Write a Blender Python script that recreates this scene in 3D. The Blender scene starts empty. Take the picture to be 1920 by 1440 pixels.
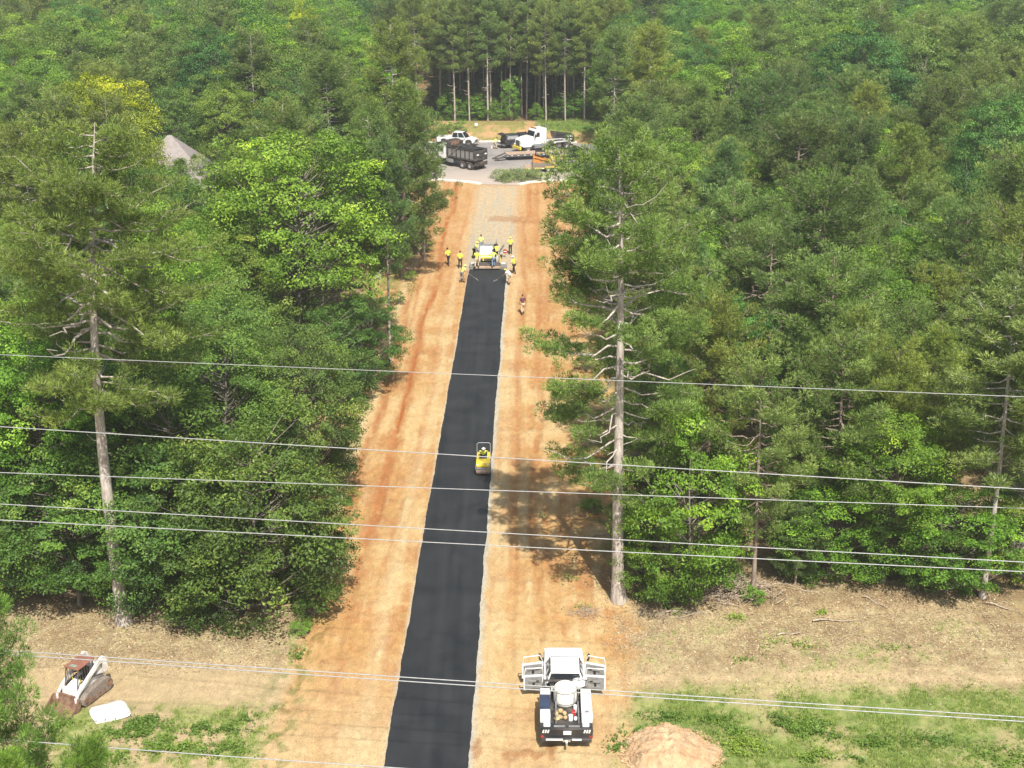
import bpy, bmesh, math, random
import numpy as np
from mathutils import Vector, Matrix, Euler
R = math.radians
PI = math.pi
scene = bpy.context.scene

# ---------------------------------------------------------------- camera
HC = 36.8                       # camera height (drone)
FPX = 2675.0                    # focal length in pixels of a 1920 px wide picture
PITCH = 19.6                    # degrees below the horizon
cam_d = bpy.data.cameras.new("Camera")
cam = bpy.data.objects.new("Camera", cam_d)
scene.collection.objects.link(cam)
cam.location = (0, 0, HC)
cam.rotation_euler = (R(90 - PITCH), 0, 0)
cam_d.sensor_width = 36.0
cam_d.lens = 36.0 * FPX / 1920.0
cam_d.clip_start = 0.5
cam_d.clip_end = 3000
scene.camera = cam

# ---------------------------------------------------------------- sky and sun
SUN_EL, SUN_AZ = 53.0, 167.6    # azimuth clockwise from +Y
world = bpy.data.worlds.new("World")
scene.world = world
world.use_nodes = True
wn = world.node_tree
wn.nodes.clear()
sky = wn.nodes.new("ShaderNodeTexSky")
sky.sky_type = 'NISHITA'
sky.sun_disc = False
sky.sun_elevation = R(SUN_EL)
sky.sun_rotation = R(SUN_AZ)
sky.air_density = 1.2
sky.dust_density = 2.5
bg = wn.nodes.new("ShaderNodeBackground")
bg.inputs[1].default_value = 0.10
wo = wn.nodes.new("ShaderNodeOutputWorld")
wn.links.new(sky.outputs[0], bg.inputs[0])
wn.links.new(bg.outputs[0], wo.inputs[0])
sun_d = bpy.data.lights.new("Sun", 'SUN')
sun_d.energy = 5.0
sun_d.angle = R(0.55)
sun_d.color = (1.0, 0.955, 0.88)
sun = bpy.data.objects.new("Sun", sun_d)
scene.collection.objects.link(sun)
sun.rotation_euler = (R(90 - SUN_EL), 0, R(180 - SUN_AZ))
scene.view_settings.view_transform = 'Standard'
scene.view_settings.look = 'None'
scene.view_settings.exposure = 0.62
scene.view_settings.gamma = 1.0
scene.view_settings.use_curve_mapping = False
scene.cycles.max_bounces = 6
scene.cycles.diffuse_bounces = 3
scene.cycles.transmission_bounces = 4
scene.cycles.glossy_bounces = 2
scene.cycles.transparent_max_bounces = 4
scene.cycles.volume_bounces = 1

col = scene.collection

# ---------------------------------------------------------------- layout helpers
def at(px, py, z=0.0, dx=0.0):
    """world point at height z that the photograph (1920x1440) shows at px, py"""
    th = R(PITCH) + math.atan((py - 720.0) / FPX)
    Y = (HC - z) / math.tan(th)
    depth = Y * math.cos(R(PITCH)) + (HC - z) * math.sin(R(PITCH))
    return Vector(((px - 960.0) / FPX * depth + dx, Y, z))

def pix(x, y, z):
    d = y * math.cos(R(PITCH)) + (HC - z) * math.sin(R(PITCH))
    v = (HC - z) * math.cos(R(PITCH)) - y * math.sin(R(PITCH))
    return 960 + FPX * x / d, 720 + FPX * v / d, FPX / d

def tree_at(px, ptop, h):
    """ground position of a tree of height h whose top shows at px, ptop"""
    p = at(px, ptop, h)
    return p.x, p.y

def roadc(Y):
    return -3.78 + (Y - 53.2) * 0.0164

# ---------------------------------------------------------------- scene-graph helpers
def tag(o, label=None, cat=None, group=None, kind=None):
    if label: o['label'] = label
    if cat: o['category'] = cat
    if group: o['group'] = group
    if kind: o['kind'] = kind
    return o

def empty(name, loc, rz=0.0, label=None, cat=None, group=None):
    o = bpy.data.objects.new(name, None)
    o.empty_display_size = 0.3
    col.objects.link(o)
    o.location = loc
    o.rotation_euler = (0, 0, rz)
    return tag(o, label, cat, group)

def copy_tree(o, parent=None):
    c = o.copy()
    col.objects.link(c)
    c.parent = parent
    for ch in list(o.children):
        copy_tree(ch, c)
    return c

def link_mesh(name, me, mat, parent=None):
    o = bpy.data.objects.new(name, me)
    if mat is not None and not me.materials:
        me.materials.append(mat)
    col.objects.link(o)
    if parent is not None:
        o.parent = parent
    return o

def np_mesh(name, V, F, mat=None, attrs=None, smooth=False):
    """V (n,3) floats, F (m,k) ints, all faces with k corners"""
    V = np.asarray(V, dtype=np.float32); F = np.asarray(F, dtype=np.int32)
    me = bpy.data.meshes.new(name)
    n, m, k = len(V), len(F), F.shape[1]
    me.vertices.add(n); me.vertices.foreach_set('co', V.ravel())
    me.loops.add(m * k); me.loops.foreach_set('vertex_index', F.ravel())
    me.polygons.add(m)
    me.polygons.foreach_set('loop_start', np.arange(0, m * k, k, dtype=np.int32))
    me.polygons.foreach_set('loop_total', np.full(m, k, dtype=np.int32))
    if attrs:
        for an, (typ, arr) in attrs.items():
            a = me.attributes.new(an, typ, 'POINT')
            if typ == 'FLOAT':
                a.data.foreach_set('value', np.asarray(arr, dtype=np.float32))
            else:
                a.data.foreach_set('color', np.asarray(arr, dtype=np.float32).ravel())
    me.update(calc_edges=True)
    if smooth: me.shade_smooth()
    else: me.shade_flat()
    if mat: me.materials.append(mat)
    return me

# ---------------------------------------------------------------- numpy noise
def _hash(ix, iy, seed):
    h = (ix.astype(np.int64) * 374761393 + iy.astype(np.int64) * 668265263 + seed * 974711) & 0xffffffff
    h = ((h ^ (h >> 13)) * 1274126177) & 0xffffffff
    h = h ^ (h >> 16)
    return (h & 0xffff) / 65535.0

def vnoise(x, y, seed=0):
    ix, iy = np.floor(x), np.floor(y)
    fx, fy = x - ix, y - iy
    fx = fx * fx * (3 - 2 * fx); fy = fy * fy * (3 - 2 * fy)
    a = _hash(ix, iy, seed); b = _hash(ix + 1, iy, seed)
    c = _hash(ix, iy + 1, seed); d = _hash(ix + 1, iy + 1, seed)
    return (a * (1 - fx) + b * fx) * (1 - fy) + (c * (1 - fx) + d * fx) * fy

def fbm(x, y, seed=0, oct=4):
    s = 0; a = 0.5; t = 0
    for i in range(oct):
        s = s + a * vnoise(x * 2 ** i + 17.3 * i, y * 2 ** i - 9.1 * i, seed + i * 31); t += a; a *= 0.55
    return s / t

def sstep(a, b, x):
    t = np.clip((x - a) / (b - a), 0, 1)
    return t * t * (3 - 2 * t)

# ---------------------------------------------------------------- materials
def new_mat(name):
    m = bpy.data.materials.new(name)
    m.use_nodes = True
    nt = m.node_tree; nt.nodes.clear()
    out = nt.nodes.new("ShaderNodeOutputMaterial")
    return m, nt, out

def N(nt, t, **kw):
    n = nt.nodes.new(t)
    for k, v in kw.items():
        setattr(n, k, v)
    return n

def surf(name, c, rough=0.6, metal=0.0, var=0.12, scale=6.0, bump=0.0, dirt=None, dirt_amt=0.0, spec=0.4, coat=0.0, detail=4):
    """procedural painted / plain surface: base colour broken up by noise, optional dirt"""
    m, nt, out = new_mat(name)
    b = N(nt, "ShaderNodeBsdfPrincipled")
    tc = N(nt, "ShaderNodeTexCoord")
    nz = N(nt, "ShaderNodeTexNoise"); nz.inputs['Scale'].default_value = scale; nz.inputs['Detail'].default_value = detail
    nt.links.new(tc.outputs['Object'], nz.inputs['Vector'])
    mr = N(nt, "ShaderNodeMapRange"); mr.inputs[3].default_value = 1 - var; mr.inputs[4].default_value = 1 + var
    mr.inputs[1].default_value = 0.3; mr.inputs[2].default_value = 0.7
    nt.links.new(nz.outputs[0], mr.inputs[0])
    mx = N(nt, "ShaderNodeMix", data_type='RGBA', blend_type='MULTIPLY'); mx.inputs[0].default_value = 1
    mx.inputs[6].default_value = (*c, 1)
    nt.links.new(mr.outputs[0], mx.inputs[7])
    last = mx.outputs[2]
    if dirt:
        n2 = N(nt, "ShaderNodeTexNoise"); n2.inputs['Scale'].default_value = scale * 0.6; n2.inputs['Detail'].default_value = 6
        nt.links.new(tc.outputs['Object'], n2.inputs['Vector'])
        m2 = N(nt, "ShaderNodeMapRange"); m2.inputs[1].default_value = 0.42; m2.inputs[2].default_value = 0.68
        m2.inputs[3].default_value = 0; m2.inputs[4].default_value = dirt_amt
        nt.links.new(n2.outputs[0], m2.inputs[0])
        mm = N(nt, "ShaderNodeMix", data_type='RGBA'); mm.inputs[7].default_value = (*dirt, 1)
        nt.links.new(m2.outputs[0], mm.inputs[0]); nt.links.new(last, mm.inputs[6]); last = mm.outputs[2]
    nt.links.new(last, b.inputs['Base Color'])
    b.inputs['Roughness'].default_value = rough
    b.inputs['Metallic'].default_value = metal
    b.inputs['Specular IOR Level'].default_value = spec
    b.inputs['Coat Weight'].default_value = coat
    if bump:
        bp = N(nt, "ShaderNodeBump"); bp.inputs['Strength'].default_value = min(1, bump); bp.inputs['Distance'].default_value = 0.02 if bump < 1 else 0.12
        nt.links.new(nz.outputs[0], bp.inputs['Height']); nt.links.new(bp.outputs[0], b.inputs['Normal'])
    nt.links.new(b.outputs[0], out.inputs[0])
    return m

def leaf_mat(name, dark, light, tip, transl=0.32, rough=0.45):
    """foliage: 'tint' attribute (clump and leaf variation) x object colour (kind of tree)"""
    m, nt, out = new_mat(name)
    at_ = N(nt, "ShaderNodeAttribute", attribute_name='tint')
    oi = N(nt, "ShaderNodeObjectInfo")
    cr = N(nt, "ShaderNodeValToRGB")
    e = cr.color_ramp.elements
    e[0].position = 0.0; e[0].color = (*dark, 1)
    e[1].position = 1.0; e[1].color = (*tip, 1)
    mid = e.new(0.6); mid.color = (*light, 1)
    nt.links.new(at_.outputs['Fac'], cr.inputs[0])
    mx = N(nt, "ShaderNodeMix", data_type='RGBA', blend_type='MULTIPLY'); mx.inputs[0].default_value = 1
    nt.links.new(cr.outputs[0], mx.inputs[6]); nt.links.new(oi.outputs['Color'], mx.inputs[7])
    df = N(nt, "ShaderNodeBsdfPrincipled"); df.inputs['Roughness'].default_value = rough
    df.inputs['Specular IOR Level'].default_value = 0.32
    tr = N(nt, "ShaderNodeBsdfTranslucent")
    m2 = N(nt, "ShaderNodeMix", data_type='RGBA', blend_type='MULTIPLY'); m2.inputs[0].default_value = 1
    m2.inputs[7].default_value = (1.25, 1.35, 0.55, 1)
    nt.links.new(mx.outputs[2], m2.inputs[6])
    nt.links.new(mx.outputs[2], df.inputs['Base Color']); nt.links.new(m2.outputs[2], tr.inputs['Color'])
    ms = N(nt, "ShaderNodeMixShader"); ms.inputs[0].default_value = transl
    nt.links.new(df.outputs[0], ms.inputs[1]); nt.links.new(tr.outputs[0], ms.inputs[2])
    nt.links.new(ms.outputs[0], out.inputs[0])
    return m

M = {}
M['needle'] = leaf_mat('pine_needles', (0.028, 0.058, 0.013), (0.122, 0.185, 0.042), (0.28, 0.37, 0.09), transl=0.26)
M['leaf'] = leaf_mat('broad_leaves', (0.034, 0.070, 0.012), (0.140, 0.228, 0.040), (0.32, 0.41, 0.07), transl=0.34)

def bark_mat(name, c, c2, scale=5.0):
    m, nt, out = new_mat(name)
    b = N(nt, "ShaderNodeBsdfPrincipled"); b.inputs['Roughness'].default_value = 0.9
    b.inputs['Specular IOR Level'].default_value = 0.15
    tc = N(nt, "ShaderNodeTexCoord")
    mp = N(nt, "ShaderNodeMapping"); mp.inputs['Scale'].default_value = (1, 1, 0.25)
    nz = N(nt, "ShaderNodeTexNoise"); nz.inputs['Scale'].default_value = scale; nz.inputs['Detail'].default_value = 8
    nz.inputs['Roughness'].default_value = 0.7
    nt.links.new(tc.outputs['Object'], mp.inputs[0]); nt.links.new(mp.outputs[0], nz.inputs['Vector'])
    cr = N(nt, "ShaderNodeValToRGB")
    cr.color_ramp.elements[0].position = 0.36; cr.color_ramp.elements[0].color = (*c2, 1)
    cr.color_ramp.elements[1].position = 0.66; cr.color_ramp.elements[1].color = (*c, 1)
    nt.links.new(nz.outputs[0], cr.inputs[0]); nt.links.new(cr.outputs[0], b.inputs['Base Color'])
    bp = N(nt, "ShaderNodeBump"); bp.inputs['Strength'].default_value = 0.8; bp.inputs['Distance'].default_value = 0.05
    nt.links.new(nz.outputs[0], bp.inputs['Height']); nt.links.new(bp.outputs[0], b.inputs['Normal'])
    nt.links.new(b.outputs[0], out.inputs[0])
    return m

M['pine_bark'] = bark_mat('pine_bark', (0.36, 0.29, 0.23), (0.14, 0.10, 0.08))
M['pale_bark'] = bark_mat('pale_bark', (0.55, 0.50, 0.44), (0.26, 0.21, 0.18))
M['oak_bark'] = bark_mat('oak_bark', (0.27, 0.24, 0.20), (0.09, 0.075, 0.06))
M['dead_wood'] = bark_mat('dead_wood', (0.52, 0.43, 0.33), (0.24, 0.18, 0.13), 9)

# ---------------------------------------------------------------- trees
class Wood:
    def __init__(s): s.V = []; s.F = []; s.n = 0
    def tube(s, P, r, k=6):
        P = np.asarray(P, float); r = np.asarray(r, float)
        m = len(P)
        T = np.gradient(P, axis=0); T /= np.linalg.norm(T, axis=1)[:, None] + 1e-9
        up = np.array([0, 0, 1.0]) if abs(T[0][2]) < 0.9 else np.array([1.0, 0, 0])
        A = np.cross(T, up); A /= np.linalg.norm(A, axis=1)[:, None] + 1e-9
        B = np.cross(T, A)
        th = np.arange(k) * 2 * PI / k
        ring = P[:, None, :] + r[:, None, None] * (np.cos(th)[None, :, None] * A[:, None, :] + np.sin(th)[None, :, None] * B[:, None, :])
        s.V.append(ring.reshape(-1, 3))
        i = np.arange(m - 1)[:, None] * k + np.arange(k)[None, :]
        j = np.arange(m - 1)[:, None] * k + (np.arange(k)[None, :] + 1) % k
        F = np.stack([i, j, j + k, i + k], axis=-1).reshape(-1, 4) + s.n
        s.F.append(F); s.n += m * k
    def mesh(s, name, mat):
        return np_mesh(name, np.concatenate(s.V), np.concatenate(s.F), mat, smooth=True)

def rvec(rng, n):
    v = rng.normal(size=(n, 3)); return v / (np.linalg.norm(v, axis=1)[:, None] + 1e-9)

def needles(rng, C, AX, size, k=16, wid=0.02, tint=None):
    """rounded puffs of needles at C (n,3), each leaning along AX"""
    n = len(C)
    sz = np.repeat(size * rng.uniform(0.75, 1.35, n), k)[:, None]
    C = np.repeat(C, k, 0); AX = np.repeat(AX, k, 0)
    O = rvec(rng, n * k) * rng.uniform(0.3, 1, n * k)[:, None] ** 0.4
    O[:, 2] = O[:, 2] * 0.75 + 0.1
    D = O * 1.0 + AX * 0.2 + rvec(rng, n * k) * 0.25 + np.array([0, 0, 0.22])
    D /= np.linalg.norm(D, axis=1)[:, None]
    L = sz * 0.42 * rng.uniform(0.8, 1.15, n * k)[:, None]
    S = np.cross(D, rvec(rng, n * k)); S /= np.linalg.norm(S, axis=1)[:, None] + 1e-9
    S *= wid
    B = C + O * sz * 0.68
    V = np.stack([B - S, B + S, B + D * L], 1).reshape(-1, 3)
    F = np.arange(n * k * 3).reshape(-1, 3)
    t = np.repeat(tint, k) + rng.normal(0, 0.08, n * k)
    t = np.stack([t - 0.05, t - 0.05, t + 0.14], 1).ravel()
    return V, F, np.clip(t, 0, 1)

def gen_pine(name, seed, h, base, rmax, nb, r0=0.2, tuft=0.34, k=16, up=0.35, sparse=0.0, bark='pine_bark', lean=0.3,
             profile='cone', limb=1.0, stubs=6, twigs=7, wid=0.022, longside=None, inner=0.3, dead=0, rise=0.62, dz=None):
    rng = np.random.default_rng(seed)
    W = Wood()
    zz = np.linspace(0, h, 14)
    ph = rng.uniform(0, 6.28); amp = lean * rng.uniform(0.5, 1)
    def axis(z):
        t = z / h
        return np.stack([amp * np.sin(t * 3.0 + ph) - amp * np.sin(ph), amp * np.sin(t * 2.2 + ph * 1.7) - amp * np.sin(ph * 1.7), z], -1)
    rr = r0 * (1 - zz / h) ** 0.75 + 0.02
    rr[0] *= 1.35
    W.tube(axis(zz), rr, 9)
    C = []; AX = []; TN = []
    az = rng.uniform(0, 6.28)
    for i in range(nb):
        t = (i + rng.uniform(0.1, 0.9)) / nb
        z = base * h + (1 - base) * h * (t ** 0.9) * 0.97
        az += 2.4 + rng.normal(0, 0.35)
        if profile == 'cone': pr = (1 - t) ** 0.75 * (0.55 + 0.9 * min(1, t * 3.2)) / 1.1
        elif profile == 'old': pr = (1 - .50 * t) * (.6 + .9 * min(1, 3.2 * t)) / 1.25 * (1 if t < .93 else .6)
        elif profile == 'round': pr = math.sin(PI * (0.14 + 0.80 * t)) ** 0.7
        else: pr = 0.62 + 0.38 * math.sin(PI * (0.1 + t * 0.75)) if t < 0.85 else (1 - t) / 0.15 * 0.75 + 0.12
        L = rmax * pr * rng.uniform(0.62, 1.12) + 0.25
        if longside is not None:
            L *= 1 + longside[1] * max(0, math.cos(az - longside[0]))
        el = -0.10 + rise * t * t + 0.12 * t + rng.normal(0, 0.16)
        p0 = axis(np.array([z]))[0]
        s = np.linspace(0, 1, 7)
        hd = np.array([math.cos(az), math.sin(az), 0])
        bend = rng.normal(0, 0.16) * L; wob = rng.normal(0, 0.035 * L, (7, 3)); wob[0] = 0
        sd = np.array([-hd[1], hd[0], 0])
        P = p0 + hd * (s * L * math.cos(el))[:, None] + np.array([0, 0, 1]) * (s * L * math.sin(el) + up * L * s ** 2.2 * 0.6 - 0.10 * L * np.sin(s * PI))[:, None] + sd * (bend * np.sin(s * 2.5))[:, None] + wob
        br = limb * (0.012 + 0.016 * L) * (1 - s * 0.8)
        W.tube(P, br, 5)
        if rng.uniform() < sparse * (1.2 - t): continue
        bt = rng.normal(0, 0.07)
        nt_ = max(3, int(twigs * (0.45 + L / rmax * 0.75)))
        for j in range(nt_):
            inn = inner * (1 if t < .62 else .45)
            u = inn + (1 - inn) * (j + rng.uniform(0, 1)) / nt_ if j < nt_ - 1 else 1.0
            q = np.array([np.interp(u, s, P[:, a]) for a in range(3)])
            tl = (0.16 + 0.26 * L * (1 - 0.55 * u)) * rng.uniform(0.6, 1.2)
            side = 1 if j % 2 else -1
            dr = hd * rng.uniform(0.5, 1.0) + sd * side * rng.uniform(0.4, 1.1) * (u < 1) + np.array([0, 0, rng.uniform(0.05, 0.6)])
            dr /= np.linalg.norm(dr)
            q2 = q + dr * tl
            if tl > 0.35: W.tube(np.stack([q, q2]), np.array([0.014, 0.007]) * limb, 3)
            m = max(1, int(tl / (tuft * 0.85) + .5))
            ss = np.linspace(0.45 if m > 1 else 1, 1, m)[:, None]
            cc = q + (q2 - q) * ss + rng.normal(0, 0.07, (m, 3)) + rng.normal(0, 0.05 * tuft / .3, (m, 3))
            C.append(cc); AX.append(np.tile(dr * 0.8 + np.array([0, 0, 0.45]), (m, 1)))
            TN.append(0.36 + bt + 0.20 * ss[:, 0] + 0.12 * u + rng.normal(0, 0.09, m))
    for i in range(stubs):      # short dead limbs below the crown
        z = h * rng.uniform(min(0.2, base), base + 0.1); a = rng.uniform(0, 6.28); L = rng.uniform(0.3, 1.3)
        p0 = axis(np.array([z]))[0]
        W.tube([p0, p0 + np.array([math.cos(a) * L * .6, math.sin(a) * L * .6, 0.05]), p0 + np.array([math.cos(a) * L, math.sin(a) * L, rng.uniform(-.1, .4)])], [0.035, 0.025, 0.01], 4)
    for i in range(dead):       # long bare white limbs inside the crown
        z = h * rng.uniform(*(dz or (base + .02, .86))); a = rng.uniform(0, 6.28); L = rng.uniform(0.7, 2.1)
        p0 = axis(np.array([z]))[0]; hd = np.array([math.cos(a), math.sin(a), 0])
        P = np.array([p0, p0 + hd * L * .3 + [0, 0, .05], p0 + hd * L * .65 + [0, 0, rng.uniform(-.1, .4)], p0 + hd * L + [0, 0, rng.uniform(-.1, .7)]])
        P[1:] += rng.normal(0, .09, (3, 3)); W.tube(P, [0.055, 0.042, 0.028, 0.01], 5)
        e = P[2] + rng.normal(0, .3, 3) + hd * .4
        W.tube([P[1], (P[1] + e) / 2 + rng.normal(0, .08, 3), e], [0.03, 0.022, 0.008], 4)
    C = np.concatenate(C); AX = np.concatenate(AX); TN = np.concatenate(TN)
    AX /= np.linalg.norm(AX, axis=1)[:, None]
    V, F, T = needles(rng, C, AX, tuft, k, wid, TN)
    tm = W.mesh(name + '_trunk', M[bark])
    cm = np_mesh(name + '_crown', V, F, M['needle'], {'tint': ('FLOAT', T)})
    return tm, cm

def leaves(rng, C, DIR, size, tint, asp=0.55):
    n = len(C)
    Nn = DIR * 0.7 + np.array([0, 0, 0.55]) + rvec(rng, n) * 0.75
    Nn /= np.linalg.norm(Nn, axis=1)[:, None]
    A = np.cross(Nn, rvec(rng, n)); A /= np.linalg.norm(A, axis=1)[:, None] + 1e-9
    B = np.cross(Nn, A)
    L = (size * rng.uniform(0.65, 1.25, n))[:, None]
    V = np.stack([C - A * L * .5, C + B * L * asp * .5 + A * L * .05, C + A * L * .5 - Nn * L * 0.12, C - B * L * asp * .5 + A * L * .05], 1).reshape(-1, 3)
    F = np.arange(n * 4).reshape(-1, 4)
    return V, F, np.repeat(np.clip(tint, 0, 1), 4)

def gen_broad(name, seed, h, base, rx, nclump, nleaf, leaf=0.22, clump=1.1, bark='oak_bark', r0=0.22, irr=0.25, skirt=0.0, flat=0.75, tone=0.42, lowcut=-0.55):
    rng = np.random.default_rng(seed)
    W = Wood()
    zb = base * h; rz = (h - zb) / 2; zc = zb + rz
    ph = rng.uniform(0, 6.28, 8)
    def env(d):
        a = math.atan2(d[1], d[0]); e = math.asin(max(-1, min(1, d[2])))
        return 1 + irr * (0.5 * math.sin(2 * a + ph[0]) + 0.45 * math.sin(3 * a + ph[1] + 2 * e) + 0.4 * math.sin(5 * a + ph[2] - 3 * e) + 0.35 * math.sin(4 * e + ph[3]))
    cen = []
    tries = 0
    while len(cen) < nclump and tries < nclump * 40:
        tries += 1
        d = rvec(rng, 1)[0]
        if d[2] < lowcut + 0.3 * rng.uniform(): continue
        f = rng.uniform(0.45, 1.0) ** 0.45 * env(d)
        p = np.array([d[0] * rx * f, d[1] * rx * f, zc + d[2] * rz * f])
        if skirt and d[2] < 0: p[:2] *= 1 + skirt * (-d[2])
        if p[2] < 0.4: continue
        if all(np.linalg.norm((p - c[0])) > clump * 0.62 for c in cen): cen.append((p, d, f))
    amp = 0.35
    top = np.array([rng.normal(0, amp), rng.normal(0, amp), h * 0.9])
    tp = np.linspace(0, 1, 8)[:, None]
    TP = np.concatenate([top[:2] * tp ** 1.5 + 0.15 * np.sin(tp * 5 + ph[4]) * tp, tp * top[2]], 1)
    W.tube(TP, r0 * (1 - tp[:, 0] * 0.9) * (1 + 0.4 * (tp[:, 0] == 0)), 8)
    C = []; D = []; T = []
    for p, d, f in cen:
        zs = min(max(zb * 0.9, p[2] - np.hypot(p[0], p[1]) * rng.uniform(0.5, 1.0)), top[2] * 0.92)
        q = np.array([np.interp(zs, TP[:, 2], TP[:, a]) for a in range(3)])
        mid = (p + q) / 2 + np.array([0, 0, -0.06 * np.linalg.norm(p - q)]) + rng.normal(0, 0.15, 3)
        W.tube([q, mid, p], [0.05 * r0 / .22 + .01, 0.035, 0.012], 4)
        cr = clump * rng.uniform(0.45, 1.35)
        ctone = rng.normal(0, 0.13) + 0.10 * (d[2])
        # each clump is several sprays of leaves
        ns = 9
        sp = rvec(rng, ns); sp[:, 2] = np.abs(sp[:, 2]) * 0.9 - 0.25
        sp = sp + d * 0.45
        spc = p + sp * cr * rng.uniform(0.45, 0.95, ns)[:, None] * np.array([1, 1, flat])
        nl = max(4, int(nleaf / ns))
        for q2 in spc:
            dd = rvec(rng, nl)
            rad = cr * 0.48 * rng.uniform(0.25, 1.0, nl)[:, None] ** 0.6
            C.append(q2 + dd * rad * np.array([1, 1, 0.55])); D.append(dd * 0.6 + (q2 - p) / cr * 0.5 + d * 0.3)
            T.append(np.full(nl, tone + ctone + rng.normal(0, 0.10)) + rng.normal(0, 0.10, nl))
    C = np.concatenate(C); D = np.concatenate(D); T = np.concatenate(T)
    V, F, T = leaves(rng, C, D, leaf, T)
    tm = W.mesh(name + '_trunk', M[bark])
    cm = np_mesh(name + '_crown', V, F, M['leaf'], {'tint': ('FLOAT', T)})
    return tm, cm

# kinds: key -> list of (trunk mesh, crown mesh, height, radius)
KIND = {}
def reg(key, fn, n, h_, r_, **kw):
    KIND.setdefault(key, [])
    for i in range(n):
        t, c = fn(key, 100 + hash_s(key) + len(KIND[key]) * 7, **kw)
        KIND[key].append((t, c, h_, r_))
def hash_s(s): return sum(ord(ch) * (i + 3) for i, ch in enumerate(s)) % 5000

for PF, NV in (('col', 2), ('cone', 2), ('round', 1)):
  reg('pine_young', gen_pine, NV, 16.0, 3.2, h=16.0, base=0.14, rmax=3.2 if PF == 'col' else 3.5, nb=76, r0=0.17, tuft=0.46, k=80, up=0.30, profile=PF, twigs=8, wid=0.024)
reg('pine_tall', gen_pine, 4, 21.0, 2.9, h=21.0, base=0.42, rmax=2.9, nb=54, r0=0.135, tuft=0.48, k=76, up=0.2, profile='round', twigs=9, stubs=14, lean=0.35, wid=0.028, bark='pale_bark')
reg('pine_thin', gen_pine, 2, 15.0, 2.6, h=15.0, base=0.30, rmax=3.0, nb=50, r0=0.14, tuft=0.42, k=70, up=0.3, profile='round', twigs=7, sparse=0.15, inner=0.45, dead=10, limb=.8, wid=.026)
reg('broad', gen_broad, 5, 16.0, 4.6, h=16.0, base=0.22, rx=4.4, nclump=105, nleaf=360, leaf=0.185, clump=1.35)
reg('broad_dome', gen_broad, 3, 18.0, 6.0, h=18.0, base=0.15, rx=6.0, nclump=190, nleaf=230, leaf=0.27, clump=1.5, irr=0.10, r0=0.3)
reg('broad_round', gen_broad, 3, 18.0, 5.6, h=18.0, base=0.2, rx=5.6, nclump=150, nleaf=330, leaf=0.215, clump=1.45, irr=0.16, r0=0.3)
reg('broad_low', gen_broad, 4, 9.0, 3.2, h=9.0, base=0.06, rx=3.1, nclump=92, nleaf=310, leaf=0.17, clump=1.0, r0=0.11, skirt=0.15, lowcut=-1.05)
reg('shrub', gen_broad, 3, 2.4, 1.4, h=2.4, base=0.02, rx=1.4, nclump=26, nleaf=120, leaf=0.15, clump=0.55, r0=0.035)

KNAME = {'pine_young': 'pine_tree', 'pine_tall': 'pine_tree', 'pine_thin': 'pine_tree', 'broad': 'broadleaf_tree',
         'broad_round': 'broadleaf_tree', 'broad_dome': 'broadleaf_tree', 'broad_low': 'broadleaf_tree', 'shrub': 'shrub'}
KCAT = {'pine_tree': 'pine tree', 'broadleaf_tree': 'tree', 'shrub': 'bush'}
TREES = []      # (x, y, height, radius)

def put_tree(key, x, y, h, color, label, group=None, wide=1.0, rng=random, var=None, meshes=None, tc=(1, 1, 1, 1)):
    tm, cm, h0, r0 = meshes if meshes else KIND[key][(var if var is not None else rng.randrange(99)) % len(KIND[key])]
    nm = KNAME.get(key, 'pine_tree')
    root = empty(nm, (x, y, -0.08), rng.uniform(0, 6.28) if not meshes else 0.0, label, KCAT[nm], group)
    s = h / h0
    root.scale = (s * wide, s * wide, s)
    t = link_mesh('trunk', tm, None, root)
    c = link_mesh('crown', cm, None, root)
    j0 = rng.uniform(.84, 1.20)
    c.color = (color[0] * j0 * rng.uniform(.92, 1.10), color[1] * j0, color[2] * j0 * rng.uniform(.85, 1.1), 1)
    TREES.append((x, y, h, r0 * s * wide))
    return root

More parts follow.
